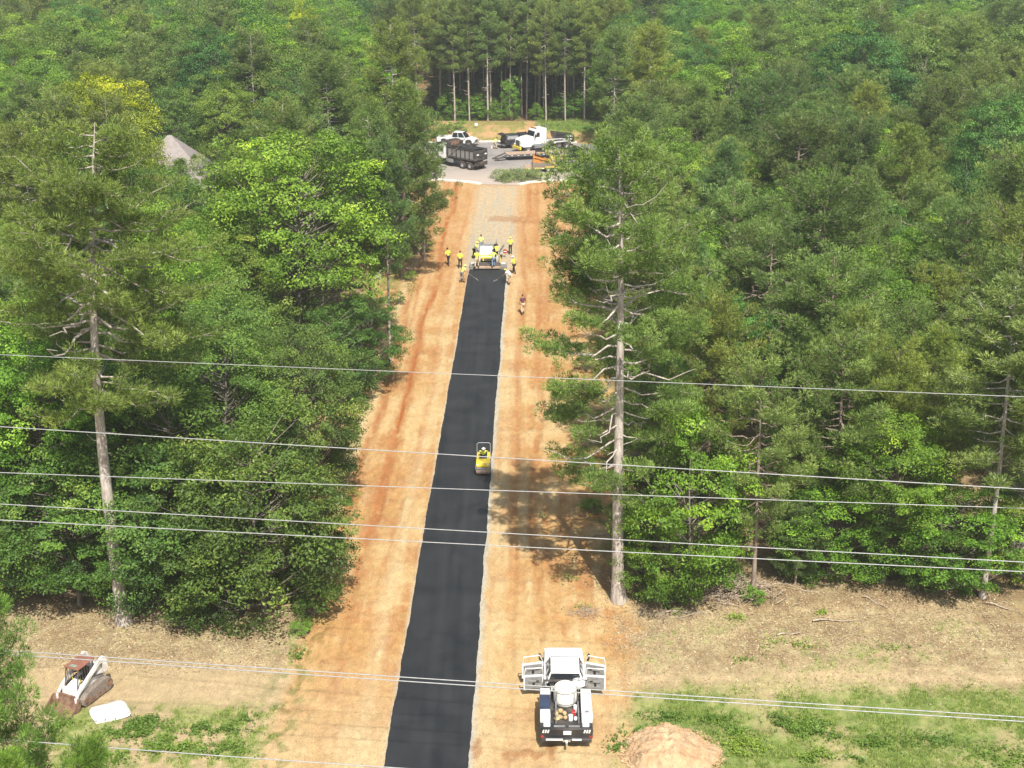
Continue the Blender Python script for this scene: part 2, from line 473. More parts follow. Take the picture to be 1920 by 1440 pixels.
# ---------------------------------------------------------------- mesh builder for made things
class MB:
    def __init__(s): s.v = []; s.f = []
    def add(s, V, F):
        n = len(s.v); s.v += [tuple(a) for a in V]; s.f += [tuple(i + n for i in f) for f in F]; return s
    def box(s, c, d, rz=0, ry=0, rx=0):
        x, y, z = d[0] / 2, d[1] / 2, d[2] / 2
        m = Euler((rx, ry, rz)).to_matrix()
        V = [Vector(c) + m @ Vector((a * x, b * y, e * z)) for a, b, e in ((-1, -1, -1), (1, -1, -1), (1, 1, -1), (-1, 1, -1), (-1, -1, 1), (1, -1, 1), (1, 1, 1), (-1, 1, 1))]
        return s.add(V, [(0, 3, 2, 1), (4, 5, 6, 7), (0, 1, 5, 4), (1, 2, 6, 5), (2, 3, 7, 6), (3, 0, 4, 7)])
    def frus(s, x0, x1, hy0, z0, x2, x3, hy1, z1):
        """box whose bottom is x0..x1 by +-hy0 at z0 and whose top is x2..x3 by +-hy1 at z1"""
        V = [(x0, -hy0, z0), (x1, -hy0, z0), (x1, hy0, z0), (x0, hy0, z0), (x2, -hy1, z1), (x3, -hy1, z1), (x3, hy1, z1), (x2, hy1, z1)]
        return s.add(V, [(0, 3, 2, 1), (4, 5, 6, 7), (0, 1, 5, 4), (1, 2, 6, 5), (2, 3, 7, 6), (3, 0, 4, 7)])
    def prism(s, P, y0, y1):
        """side outline P of (x,z), swept from y0 to y1"""
        n = len(P)
        V = [(x, y0, z) for x, z in P] + [(x, y1, z) for x, z in P]
        F = [tuple(range(n)), tuple(range(2 * n - 1, n - 1, -1))] + [((i + 1) % n, i, n + i, n + (i + 1) % n) for i in range(n)]
        return s.add(V, F)
    def cyl(s, p0, p1, r0, r1=None, n=16):
        r1 = r0 if r1 is None else r1
        p0, p1 = Vector(p0), Vector(p1); t = (p1 - p0).normalized()
        a = t.orthogonal().normalized(); b = t.cross(a)
        V = [p0 + (a * math.cos(k * 2 * PI / n) + b * math.sin(k * 2 * PI / n)) * r0 for k in range(n)] + \
            [p1 + (a * math.cos(k * 2 * PI / n) + b * math.sin(k * 2 * PI / n)) * r1 for k in range(n)]
        F = [tuple(range(n - 1, -1, -1)), tuple(range(n, 2 * n))] + [(i, (i + 1) % n, n + (i + 1) % n, n + i) for i in range(n)]
        return s.add(V, F)
    def tube(s, P, r, n=8):
        P = [Vector(p) for p in P]
        for a, b in zip(P[:-1], P[1:]): s.cyl(a, b, r, r, n)
        for p in P[1:-1]: s.ell(p, (r, r, r), 6, 4)
        return s
    def ell(s, c, r, nu=16, nv=10, v0=0.0, v1=1.0):
        V, F = [], []
        for j in range(nv + 1):
            ph = PI * (v0 + (v1 - v0) * j / nv)
            for i in range(nu):
                th = 2 * PI * i / nu
                V.append((c[0] + r[0] * math.sin(ph) * math.cos(th), c[1] + r[1] * math.sin(ph) * math.sin(th), c[2] + r[2] * math.cos(ph)))
        for j in range(nv):
            for i in range(nu):
                F.append((j * nu + i, (j + 1) * nu + i, (j + 1) * nu + (i + 1) % nu, j * nu + (i + 1) % nu))
        return s.add(V, F)
    def lathe(s, prof, c=(0, 0, 0), ax='y', n=24):
        """prof: (radius, along-axis)"""
        V, F = [], []
        for r, h in prof:
            for i in range(n):
                a, b = r * math.cos(2 * PI * i / n), r * math.sin(2 * PI * i / n)
                p = {'y': (a, h, b), 'z': (a, b, h), 'x': (h, a, b)}[ax]
                V.append((c[0] + p[0], c[1] + p[1], c[2] + p[2]))
        for j in range(len(prof) - 1):
            for i in range(n):
                F.append((j * n + i, j * n + (i + 1) % n, (j + 1) * n + (i + 1) % n, (j + 1) * n + i))
        return s.add(V, F)
    def build(s, name, mat, parent=None, bevel=0.0, smooth=False, seg=2):
        me = bpy.data.meshes.new(name)
        me.from_pydata(s.v, [], s.f)
        bm = bmesh.new(); bm.from_mesh(me)
        bmesh.ops.remove_doubles(bm, verts=bm.verts, dist=0.0004)
        bmesh.ops.recalc_face_normals(bm, faces=bm.faces)
        bm.to_mesh(me); bm.free()
        if smooth:
            me.shade_smooth()
            try: me.set_sharp_from_angle(angle=R(38))
            except Exception: pass
        me.materials.append(mat)
        o = link_mesh(name, me, None, parent)
        if bevel:
            b = o.modifiers.new('bevel', 'BEVEL'); b.width = bevel; b.segments = seg; b.limit_method = 'ANGLE'; b.angle_limit = R(35)
            me.shade_smooth()
            try: me.set_sharp_from_angle(angle=R(38))
            except Exception: pass
        return o

dust = (.42, .27, .15)
M['white'] = surf('white_paint', (.67, .67, .66), .32, var=.03, scale=2, dirt=(.55, .45, .35), dirt_amt=.12, coat=.4)
M['white_tank'] = surf('cream_plastic_tank', (.78, .75, .66), .45, var=.05, scale=2, dirt=(.45, .38, .28), dirt_amt=.25)
M['worn_white'] = surf('worn_white_paint', (.70, .68, .64), .5, var=.08, scale=4, dirt=(.34, .25, .17), dirt_amt=.45)
M['black'] = surf('black_paint', (.022, .022, .025), .35, var=.2, scale=3, dirt=(.14, .11, .09), dirt_amt=.3)
M['blackbed'] = surf('dusty_black_steel', (.035, .035, .036), .55, var=.25, scale=4, dirt=(.20, .17, .14), dirt_amt=.45)
M['rubber'] = surf('tyre_rubber', (.03, .029, .028), .9, var=.2, scale=8, dirt=(.16, .11, .08), dirt_amt=.5)
M['glass'] = surf('dark_glass', (.018, .022, .028), .06, var=.05, scale=1, spec=.8)
M['chrome'] = surf('bright_metal', (.72, .72, .72), .25, metal=.9, var=.05, scale=5)
M['steel'] = surf('grey_steel', (.36, .36, .36), .5, metal=.5, var=.15, scale=6, dirt=(.2, .16, .13), dirt_amt=.4)
M['dark_steel'] = surf('dark_steel', (.09, .085, .08), .6, metal=.3, var=.2, scale=6, dirt=(.2, .14, .1), dirt_amt=.4)
M['rust'] = surf('rusty_steel', (.16, .085, .055), .85, var=.35, scale=7, dirt=(.33, .22, .14), dirt_amt=.6, bump=.4)
M['brown_roof'] = surf('rusty_brown_roof', (.24, .10, .065), .8, var=.2, scale=5, dirt=(.12, .07, .05), dirt_amt=.4)
M['greygreen'] = surf('faded_green_panel', (.22, .26, .20), .6, var=.1)
M['interior'] = surf('grey_door_trim', (.20, .20, .195), .8, var=.2, scale=9)
M['navy'] = surf('dark_blue_lid', (.035, .048, .085), .4, var=.15, scale=3)
M['yellow'] = surf('machine_yellow', (.74, .58, .04), .4, var=.08, scale=4, dirt=(.25, .19, .10), dirt_amt=.35, coat=.2)
M['orange'] = surf('machine_orange', (.55, .22, .04), .6, var=.15, scale=4, dirt=(.14, .10, .07), dirt_amt=.6)
M['red'] = surf('red_plastic', (.36, .03, .03), .35, var=.05)
M['amber'] = surf('amber_lens', (.8, .32, .03), .3, var=.05)
M['lamp'] = surf('pale_lens', (.80, .80, .78), .2, var=.03)
M['tanbag'] = surf('tan_hose_and_rags', (.40, .29, .15), .8, var=.3, scale=9)
M['deck'] = surf('worn_timber_deck', (.34, .24, .17), .85, var=.25, scale=3, dirt=(.5, .38, .28), dirt_amt=.4)
M['tarp'] = surf('white_tarp', (.66, .65, .63), .75, var=.10, scale=3, bump=1.0, dirt=(.45, .36, .27), dirt_amt=.35)
M['seat'] = surf('black_vinyl', (.02, .02, .02), .5, var=.1)
M['drum'] = surf('drum_steel', (.34, .25, .20), .45, metal=.4, var=.15, scale=5)
M['track'] = surf('dusty_rubber_track', (.20, .165, .135), .9, var=.25, scale=10, bump=.4)

def wheel(parent, x, y, r, w, rim='chrome', side=1, steer=0.0):
    t = MB().lathe([(r * .55, -w / 2), (r * .86, -w / 2), (r * .98, -w * .38), (r, -w * .2), (r, w * .2), (r * .98, w * .38), (r * .86, w / 2), (r * .55, w / 2)], n=28)
    wh = t.build('wheel', M['rubber'], parent, smooth=True)
    wh.location = (x, y, r); wh.rotation_euler = (0, 0, steer)
    k = MB().lathe([(0, side * w * .30), (r * .20, side * w * .30), (r * .24, side * w * .22), (r * .45, side * w * .16), (r * .50, side * w * .42), (r * .58, side * w * .44), (r * .58, -side * w * .40)], n=20)
    for i in range(5):
        a = i * 2 * PI / 5
        k.cyl((r * .34 * math.cos(a), side * w * .22, r * .34 * math.sin(a)), (r * .34 * math.cos(a), side * w * .30, r * .34 * math.sin(a)), r * .05, n=6)
    k.build('rim', M[rim], wh, smooth=True)
    return wh

# ---------------------------------------------------------------- people
def skin_arrays(V, E, Rd, sub=1):
    me = bpy.data.meshes.new('tmp'); me.from_pydata(V, E, [])
    o = bpy.data.objects.new('tmp', me); col.objects.link(o)
    sk = o.modifiers.new('s', 'SKIN')
    lay = me.skin_vertices[0].data
    for i, r in enumerate(Rd):
        lay[i].radius = (r, r) if not isinstance(r, tuple) else r
        lay[i].use_root = (i == 0)
    sk.use_smooth_shade = True
    sb = o.modifiers.new('u', 'SUBSURF'); sb.levels = sub; sb.render_levels = sub
    dg = bpy.context.evaluated_depsgraph_get()
    ev = o.evaluated_get(dg); m2 = ev.to_mesh()
    vv = [tuple(v.co) for v in m2.vertices]; ff = [tuple(p.vertices) for p in m2.polygons]
    ev.to_mesh_clear(); bpy.data.objects.remove(o); bpy.data.meshes.remove(me)
    return vv, ff

M['skin'] = surf('skin', (.42, .24, .16), .6, var=.06)
M['hivis'] = surf('hi_vis_yellow_cloth', (.66, .80, .08), .85, var=.10, scale=14)
M['limeshirt'] = surf('pale_lime_cloth', (.62, .78, .22), .85, var=.10, scale=14)
M['whitecloth'] = surf('white_cloth', (.78, .77, .76), .85, var=.06, scale=14)
M['maroon'] = surf('dark_maroon_cloth', (.11, .05, .06), .9, var=.15, scale=14)
M['darkcloth'] = surf('black_trousers', (.022, .021, .024), .9, var=.2, scale=14)
M['jeans'] = surf('blue_jeans', (.16, .23, .33), .9, var=.2, scale=14)
M['khaki'] = surf('khaki_trousers', (.52, .43, .30), .9, var=.12, scale=14)
M['greycloth'] = surf('grey_trousers', (.22, .20, .20), .9, var=.15, scale=14)
M['boot'] = surf('work_boot', (.10, .06, .04), .8, var=.2)
M['hair'] = surf('dark_hair', (.03, .02, .015), .7, var=.3, scale=20)
M['silver'] = surf('reflective_band', (.62, .63, .60), .35, var=.05)

def person(loc, face, label, shirt='hivis', pants='darkcloth', hat='hivis', lean=0.0, arms=((.24, .12, .92), (-.24, .12, .92)), step=.12, sit=False,
           shorts=False, h=1.78, vest=False, z=0.0, twist=0.0, crouch=0.0):
    """figure facing local +Y; arms: hand targets (x,y,z) in metres for a 1.78 m person; lean bends the trunk forward"""
    root = empty('person', (loc[0], loc[1], z), face, label, 'person')
    k = h / 1.78
    def bend(p):        # rotate the trunk about the hips
        p = Vector(p); q = p - Vector((0, 0, .95))
        c, s_ = math.cos(lean), math.sin(lean)
        return Vector((q.x, q.y * c + q.z * s_, .95 + q.z * c - q.y * s_))
    drop = .42 if sit else crouch
    off = Vector((0, -.20 if lean > .5 else 0, -drop))
    pel = Vector((0, 0, .97)); 
    def U(p): return (bend(p) + off) * k
    P = [U((0, 0, .95)), U((0, .01, 1.13)), U((0, .02, 1.33)), U((0, 0, 1.47)), U((0, .02, 1.56))]
    legs = []
    for sd in (1, -1):
        hip = (Vector((.095 * sd, 0, .90)) + off) * k
        if sit: kn = (Vector((.13 * sd, .43, .52))) * k; an = Vector((.13 * sd, .46, .09)) * k
        else:
            st = step * sd
            kn = Vector((.11 * sd, st * .6 + .05 + crouch * .5, .50 - drop * .45)) * k; an = Vector((.12 * sd, st - .02, .09)) * k
        legs.append((hip, kn, an))
    ar = []
    for sd, hnd in zip((1, -1), arms):
        sh = U((.19 * sd, 0, 1.42)); hd_ = (Vector(hnd) + Vector((0, 0, -drop if sit else 0))) * k
        d = hd_ - sh; Lm = d.length; mx_ = .56 * k
        if Lm > mx_: hd_ = sh + d * (mx_ / Lm); Lm = mx_
        mid = (sh + hd_) / 2; bo = math.sqrt(max(0, (.29 * k) ** 2 - (Lm / 2) ** 2))
        el = mid + Vector((.55 * sd, -.55, -.4)).normalized() * bo
        ar.append((sh, el, hd_))
    # body: one skinned surface, with a shaped head and five fingers on each hand
    V, E, Rd = list(P), [(0, 1), (1, 2), (2, 3), (3, 4)], [(.13 * k, .10 * k), (.12 * k, .09 * k), (.14 * k, .10 * k), .055 * k, .055 * k]
    for hip, kn, an in legs:
        n = len(V); V += [hip, kn, an, an + Vector((0, .13, -.05)) * k]; E += [(0, n), (n, n + 1), (n + 1, n + 2), (n + 2, n + 3)]; Rd += [.085 * k, .055 * k, .038 * k, .035 * k]
    for sh, el, hd_ in ar:
        n = len(V); fd = (hd_ - el).normalized()
        V += [sh, el, hd_, hd_ + fd * .06 * k]; E += [(2, n), (n, n + 1), (n + 1, n + 2), (n + 2, n + 3)]; Rd += [.052 * k, .040 * k, .026 * k, (.034 * k, .018 * k)]
    vv, ff = skin_arrays([tuple(v) for v in V], E, Rd)
    b = MB(); b.add(vv, ff)
    for sd, (sh, el, hd_) in zip((1, -1), ar):
        fd = (hd_ - el).normalized(); sx = fd.cross(Vector((0, 0, 1))); sx = sx.normalized() if sx.length > .1 else Vector((1, 0, 0))
        pn = sx.cross(fd)
        for j in range(5):
            if j < 4:
                o0 = hd_ + fd * .075 * k + sx * (.013 * (j - 1.5) * 2) * k; L = (.07, .082, .076, .06)[j] * k; dd = fd
            else: o0 = hd_ + fd * .03 * k + sx * .03 * k * sd; L = .055 * k; dd = (fd + sx * sd * .9).normalized()
            a = o0 + dd * L * .5 - pn * .006; c_ = o0 + dd * L * .85 - pn * .03
            b.cyl(o0, a, .0095 * k, .009 * k, 6); b.cyl(a, c_, .009 * k, .006 * k, 6)
    hc = U((0, .035, 1.67))
    b.ell(hc, (.078 * k, .098 * k, .118 * k), 14, 10)
    b.ell(hc + Vector((0, .085, -.075)) * k, (.045 * k, .035 * k, .04 * k), 8, 6)        # chin
    b.ell(hc + Vector((0, .104, -.02)) * k, (.014 * k, .022 * k, .026 * k), 8, 6)        # nose
    b.ell(hc + Vector((0, .098, -.06)) * k, (.026 * k, .010 * k, .008 * k), 8, 4)        # mouth
    for sd in (1, -1):
        b.ell(hc + Vector((.079 * sd, -.005, -.01)) * k, (.012 * k, .022 * k, .032 * k), 8, 6)
        b.ell(hc + Vector((.030 * sd, .088, .012)) * k, (.013 * k, .010 * k, .008 * k), 8, 6)
    b.build('body', M['skin'], root, smooth=True)
    # shirt
    V, E, Rd = list(P[:4]), [(0, 1), (1, 2), (2, 3)], [(.155 * k, .125 * k), (.148 * k, .12 * k), (.168 * k, .13 * k), .075 * k]
    for sh, el, hd_ in ar:
        n = len(V); V += [sh, sh.lerp(el, .85)]; E += [(2, n), (n, n + 1)]; Rd += [.075 * k, .066 * k]
    vv, ff = skin_arrays([tuple(v) for v in V], E, Rd)
    sh_ = MB().add(vv, ff).build('shirt', M[shirt], root, smooth=True)
    if vest:
        w = MB()
        for sd in (1, -1):
            w.cyl(U((.06 * sd, -.155, 1.0)), U((.10 * sd, -.15, 1.42)), .02 * k, n=6); w.cyl(U((.10 * sd, .15, 1.42)), U((.09 * sd, .14, 1.0)), .02 * k, n=6)
        w.build('reflective_stripe', M['silver'], root)
    # trousers
    V, E, Rd = [P[0]], [], [(.152 * k, .122 * k)]
    for hip, kn, an in legs:
        n = len(V); low = kn.lerp(an, .05 if shorts else .88)
        V += [hip, kn, low]; E += [(0, n), (n, n + 1), (n + 1, n + 2)]; Rd += [.105 * k, .078 * k, .066 * k]
    vv, ff = skin_arrays([tuple(v) for v in V], E, Rd)
    MB().add(vv, ff).build('shorts' if shorts else 'trousers', M[pants], root, smooth=True)
    for hip, kn, an in legs:
        q = MB().ell(an + Vector((0, .07, -.035)) * k, (.05 * k, .145 * k, .055 * k), 12, 8).cyl(an + Vector((0, 0, -.02)) * k, an + Vector((0, -.005, .09)) * k, .052 * k, .056 * k, 10)
        q.box(an + Vector((0, .065, -.075)) * k, (.095 * k, .28 * k, .03 * k)); q.build('boot', M['boot'], root, smooth=True)
    up = (hc - P[3]).normalized()
    if hat:
        q = MB().ell(hc + up * .035 * k, (.098 * k, .115 * k, .098 * k), 14, 5, 0, .5).lathe([(.10 * k, 0), (.14 * k, -.008 * k), (.14 * k, .004 * k), (.10 * k, .012 * k)], hc + up * .035 * k, 'z', 16)
        q.box(hc + Vector((0, .13, .035)) * k, (.13 * k, .07 * k, .012 * k)); q.build('hat', M[hat], root, smooth=True)
    else:
        MB().ell(hc + up * .022 * k - Vector((0, .012, 0)), (.086 * k, .104 * k, .112 * k), 14, 6, 0, .58).build('hair', M['hair'], root, smooth=True)
    return root

# ---------------------------------------------------------------- forest
GR = {'pine': (1.0, 1.0, 1.0), 'pineb': (0.85, 0.98, 1.1), 'pined': (0.78, 0.8, 0.8), 'olive': (1.22, 1.06, 0.85),
      'oak': (1, 1, 1), 'oakd': (0.74, 0.86, 0.85), 'lime': (1.22, 1.30, 0.8), 'bright': (1.12, 1.30, 0.8), 'blue': (0.60, 0.86, 1.0),
      'yellow': (2.1, 1.5, 0.5), 'grey': (1.15, 1.1, 1.25)}
rt = random.Random(11)

# two big pines at the edge of the cutting, each grown on its own
big_r = gen_pine('big_right', 21, 25.0, 0.26, 4.2, 80, r0=0.33, tuft=0.42, k=84, up=0.10, sparse=0.16, bark='pale_bark', profile='old', limb=.8,
                 twigs=10, stubs=10, lean=0.45, inner=0.44, longside=(PI, 0.25), dead=15, dz=(.52, .9), wid=.022)
big_l = gen_pine('big_left', 33, 26.0, 0.46, 5.4, 80, r0=0.34, tuft=0.46, k=84, up=0.04, rise=.28, sparse=0.08, bark='pale_bark', profile='round', limb=.85,
                 twigs=10, stubs=8, lean=0.9, inner=0.24, dead=9, wid=.022)
p = at(1160, 1128)
put_tree('pine_tall', p.x, p.y, 25.0, (1.05, 1.02, 0.9), 'tall sparse old pine with bare white limbs beside the right edge of the new road', meshes=(*big_r, 25.0, 5.5)).rotation_euler = (0, -.055, 0)
p = at(232, 1168)
put_tree('pine_tall', p.x, p.y, 26.0, (1.1, 1.04, 0.85), 'tall old pine with crooked grey trunk at the front of the left woods', meshes=(*big_l, 26.0, 6.0)).rotation_euler = (0, .05, 0)

HERO = [
 # kind, px, ptop, height, colour, width, label
 ('broad_round', 545, 262, 18.5, 'lime', 1.12, 'big rounded light green oak standing left of the paver'),
 ('broad_round', 188, 152, 19, 'yellow', .88, 'yellow green rounded tree above the tall left pine'),
 ('broad_round', 1622, 60, 20, 'blue', 0.95, 'large dark bluish round oak rising above the right pines'),
 ('broad_round', 1310, 78, 17, 'blue', 0.62, 'smaller dark bluish tree behind the right hand pine wood'),
 ('broad_round', 405, 62, 19, 'blue', 0.85, 'dark bluish rounded tree in the back left woods'),
 ('broad_round', 235, 28, 19, 'lime', 0.9, 'bright lime rounded tree in the far left woods'),
 ('broad_round', 385, 150, 14.0, 'grey', 1.1, 'grey green spreading tree right behind the grey roofed house'),
 ('broad', 1510, 330, 14, 'bright', 0.85, 'bright green broadleaf crown poking out of the right pine wood'),
 ('broad_round', 1885, 190, 18, 'blue', 0.85, 'dark green round tree at the right frame edge'),
 ('broad', 1830, 315, 14, 'blue', 0.9, 'dark bluish broadleaf tree among the far right pines'),
 ('broad', 1180, 25, 19, 'blue', 0.65, 'narrow green tree just right of the tall bare pine stand'),
 ('broad', 565, 2, 19, 'yellow', 0.55, 'narrow yellow green tree at the top of the back woods'),
 ('broad', 1750, 10, 18, 'lime', 0.8, 'lime green tree at the top right of the woods'),
 ('broad', 60, 640, 14.0, 'bright', 0.95, 'leafy green tree at the left frame edge'),
 ('broad_low', 690, 560, 7.0, 'oakd', 0.95, 'dark low tree overhanging the left verge beyond the lime oak'),
 ('broad_low', 598, 480, 9.0, 'oak', 1.0, 'mid green tree between the lime oak and the thin pine trunks'),
 ('pine_young', 335, 296, 12.5, 'pine', .9, 'bushy pine in front of the grey house roof'),
 ('pine_young', 275, 312, 12.0, 'olive', .9, 'olive pine just left of the gable of the grey roofed house'),
 ('broad', 395, 292, 12.0, 'grey', .8, 'greyish tree between the house roof and the big lime oak'),
 ('pine_young', 745, 150, 19, 'pine', 1.0, 'tall pine nearest the dump truck on the left side of the road'),
 ('pine_tall', 680, 215, 19, 'pine', 0.9, 'slender bare stemmed pine left of the cleared lane'),
 ('pine_tall', 720, 260, 18, 'pineb', 0.8, 'slender pine next to the white chair in the left wood'),
 ('pine_tall', 790, 210, 15, 'pineb', 0.95, 'bushy pine overhanging the left end of the pale kerb'),
 ('pine_thin', 1465, 430, 15, 'pine', 1.15, 'open crowned pine with bare forked limbs in the right wood'),
 ('pine_young', 1600, 575, 14.0, 'pine', 1.0, 'bushy front row pine in the middle of the right wood'),
 ('pine_young', 1700, 650, 13.0, 'olive', 0.85, 'olive tinted front row pine above the fresh green tree'),
 ('pine_young', 1345, 560, 14.0, 'olive', 0.85, 'olive tinted pine right behind the bright green tree'),
]
for k, px, pt, h, c, w, lab in HERO:
    x, y = tree_at(px, pt, h)
    put_tree(k, x, y, h, GR[c], lab, wide=w, rng=rt)

BASE = [    # kind, px, py of the foot, height, colour, width, label
 ('broad_low', 1288, 1126, 10.8, 'lime', .80, 'bright green tree with dense crown beside the big pine right of the road'),
 ('broad_low', 1232, 1126, 5.2, 'lime', .95, 'low bright green bushy tree at the foot of the big right pine'),
 ('broad', 1655, 1090, 10.0, 'bright', 1.05, 'fresh green broadleaf tree at the front edge of the right wood'),
 ('broad_low', 1545, 1080, 6.0, 'bright', 1.3, 'low fresh green tree beside the thin bare trunked pine'),
 ('broad_low', 1775, 1108, 6.2, 'bright', 1.35, 'fresh green low tree near the right frame edge by the pale trunked pine'),
 ('broad_low', 1895, 1085, 4.6, 'olive', 1.3, 'low olive bush under the rightmost pines'),
 ('broad_low', 1700, 1085, 5.2, 'oak', 1.3, 'low mid green tree between the two fresh green trees'),
 ('pine_young', 1490, 1096, 5.0, 'pineb', 1.2, 'small bushy pine between the thin bare trunk and the fresh green trees'),
 ('pine_young', 1345, 1085, 8.5, 'pined', 1.2, 'dark bushy pine behind the dead branch pile'),
 ('pine_thin', 1412, 1112, 13.5, 'pine', .95, 'thin pine with long bare lower trunk in the right front row'),
 ('pine_tall', 1842, 1118, 17.5, 'pine', 1.25, 'pine with long pale trunk near the right frame edge'),
 ('pine_tall', 1912, 1080, 16.5, 'pined', 1.2, 'rightmost pine with broken white limbs low on its trunk'),
 ('pine_thin', 1222, 1062, 12.5, 'pineb', 1.0, 'leaning pine right behind the big right pine'),
 ('pine_young', 1195, 1085, 7.0, 'pineb', 1.2, 'small pine hugging the trunk of the big right pine'),
 ('pine_young', 1560, 1060, 13.5, 'pine', 1.1, 'bushy front row pine above the low fresh green tree'),
 ('broad_low', 495, 1148, 10.6, 'oak', 1.05, 'pale topped bushy tree at the right front corner of the left wood'),
 ('broad_low', 560, 1105, 8.0, 'oak', 1.05, 'rightmost low bushy tree of the left front row'),
 ('broad_low', 395, 1150, 8.0, 'oak', 1.15, 'low spreading tree with yellowish leaf tips in the left front row'),
 ('broad_low', 300, 1138, 9.0, 'oakd', 1.1, 'dark low tree immediately right of the crooked pine trunk'),
 ('broad_low', 255, 1135, 4.6, 'bright', 1.0, 'small bright sapling in front of the crooked pine'),
 ('broad_low', 150, 1132, 8.2, 'oakd', 1.15, 'low dark bushy tree left of the crooked pine foot'),
 ('broad_low', 30, 1120, 9.0, 'oak', 1.15, 'low leafy tree in the front left corner of the wood'),
 ('broad_low', 340, 1085, 11.0, 'oak', 1.1, 'dense bushy tree second row right of the crooked pine'),
 ('broad', 430, 1010, 13.0, 'oakd', 1.0, 'dark green crown further right of the crooked pine trunk'),
 ('broad', 560, 985, 12.5, 'oak', .85, 'green tree nearest the left clay verge behind the front row'),
 ('broad', 95, 1050, 14.0, 'bright', 1.05, 'leafy green tree at the left frame edge behind the front row'),
 ('broad_low', 590, 900, 8.5, 'oak', 1.0, 'low green tree at the left verge level with the roller'),
 ('broad_low', 640, 760, 7.5, 'oakd', 1.0, 'low dark tree at the left verge casting shade on the clay'),
]
for k, px, pb, h, c, w, lab in BASE:
    q = at(px, pb)
    put_tree(k, q.x, q.y, h, GR[c], lab, wide=w, rng=rt)

# the two young pines close to the camera at the lower left
near_pine = gen_pine('near', 77, 15.0, 0.2, 2.6, 84, r0=0.13, tuft=0.38, k=120, up=0.35, profile='cone', twigs=8, wid=0.013, stubs=3)
for px, pt, h, w, lab in ((-72, 1100, 17.0, .72, 'young pine at the lower left corner in front of the tracked loader'),
                          (185, 1368, 15.5, .60, 'young pine top rising at the bottom edge in front of the white tarp'),
                          (20, 1392, 14.8, .8, 'lower young pine between the two foreground pines')):
    x, y = tree_at(px, pt, h)
    r = put_tree('pine_tall', x, y, h, (.9, 1.12, 0.7), lab, wide=w, meshes=(*near_pine, 15.0, 2.6))
    r.rotation_euler[2] = rt.uniform(0, 6)

# keep clear: photo windows that nothing nearer than Ymax may cover
CLEAR = [(818, 236, 1050, 352, 232), (262, 248, 380, 300, 150), (815, 350, 1010, 1440, 175), (1000, 350, 1065, 620, 150), (830, 145, 1062, 240, 224),
         (688, 385, 800, 530, 143)]
def blocked(x, y, h, r, base):
    for a, b, c, d, ym in CLEAR:
        if y > ym: continue
        px, pt, s = pix(x, y, h); _, pb, _ = pix(x, y, h * base)
        _, _, s2 = pix(x, y, h * .6)
        if px + r * s2 * 0.85 > a and px - r * s2 * 0.85 < c and pt < d and pb > b: return True
    return False
def edge_l(Y): return np.interp(Y, [66, 80, 95, 115, 140, 160, 178, 215], [-12.5, -13.2, -13.6, -13.4, -13.2, -11.5, -15.0, -15.0])
def edge_r(Y): return np.interp(Y, [66, 80, 95, 115, 140, 160, 180, 215], [7.6, 8.2, 8.6, 9.0, 9.6, 10.0, 12.5, 13.5])
HOUSE = at(318, 253, 10.6)
def in_forest(x, y):
    if y < 69.5: return False
    if abs(x - HOUSE.x + 4) < 13.5 and abs(y - HOUSE.y - 1) < 9: return False
    if y < 180: return x < edge_l(y) - 0.3 or x > edge_r(y)
    if y < 222: return x < -16 or x > 15
    return True
pts = []
def far_enough(x, y, d):
    for (a, b, h, r) in TREES:
        if abs(a - x) < d and abs(b - y) < d and (a - x) ** 2 + (b - y) ** 2 < d * d: return False
    return True
counts = {}
def label_for(key, c, x, y):
    side = 'left' if x < -3 else 'right'
    nm = {'pine_young': 'bushy pine', 'pine_tall': 'bare stemmed pine', 'broad': 'broadleaf tree', 'broad_round': 'rounded tree', 'broad_dome': 'wide domed tree', 'broad_low': 'low bushy tree', 'pine_thin': 'thin open pine'}[key]
    tone = {'pine': 'mid green', 'pineb': 'bluish green', 'pined': 'dark green', 'olive': 'olive', 'oak': 'mid green', 'oakd': 'dark green',
            'lime': 'lime green', 'bright': 'fresh green', 'blue': 'dark bluish', 'yellow': 'yellow green', 'grey': 'greyish'}[c]
    if y < 100: where = 'in the front rows %s of the road' % side
    elif y < 178: where = 'in the wood %s of the road' % side
    elif y < 222: where = 'in the wood %s of the parking area' % side
    else: where = 'in the back woods %s' % ('on the far left' if x < -30 else 'left of the bare stand' if x < -12 else 'behind the trucks' if x < 17 else 'right of the bare stand' if x < 45 else 'on the far right')
    return '%s %s %s' % (tone, nm, where)

fr = random.Random(5)
def pick(w):
    t = fr.uniform(0, sum(v for _, v in w))
    for k, v in w:
        t -= v
        if t <= 0: return k
    return w[-1][0]
def fill(y0, y1, n, xr, chooser, dmin):
    for _ in range(n):
        y = y0 + (y1 - y0) * fr.random() ** 0.9
        hw = 0.37 * y + 5
        x = fr.uniform(-hw, hw)
        if xr == 'l' and x > 0: continue
        if xr == 'r' and x < 0: continue
        if not in_forest(x, y): continue
        key, c, h, w = chooser(x, y)
        d = dmin * (1.3 if key in ('broad_round', 'broad_dome') else 0.75 if key == 'broad_low' else 0.8 if key == 'pine_tall' else 1.0)
        if not far_enough(x, y, d): continue
        tm, cm, h0, r0 = KIND[key][0]
        bs = {'pine_tall': .6, 'pine_young': .15, 'pine_thin': .35}.get(key, .1)
        if blocked(x, y, h, r0 * h / h0 * w, bs): continue
        lab = label_for(key, c, x, y)
        put_tree(key, x, y, h, GR[c] if fr.random() < 2 else None, lab, group='all ' + lab.replace('tree', 'trees').replace('pine ', 'pines '), wide=w, rng=fr)

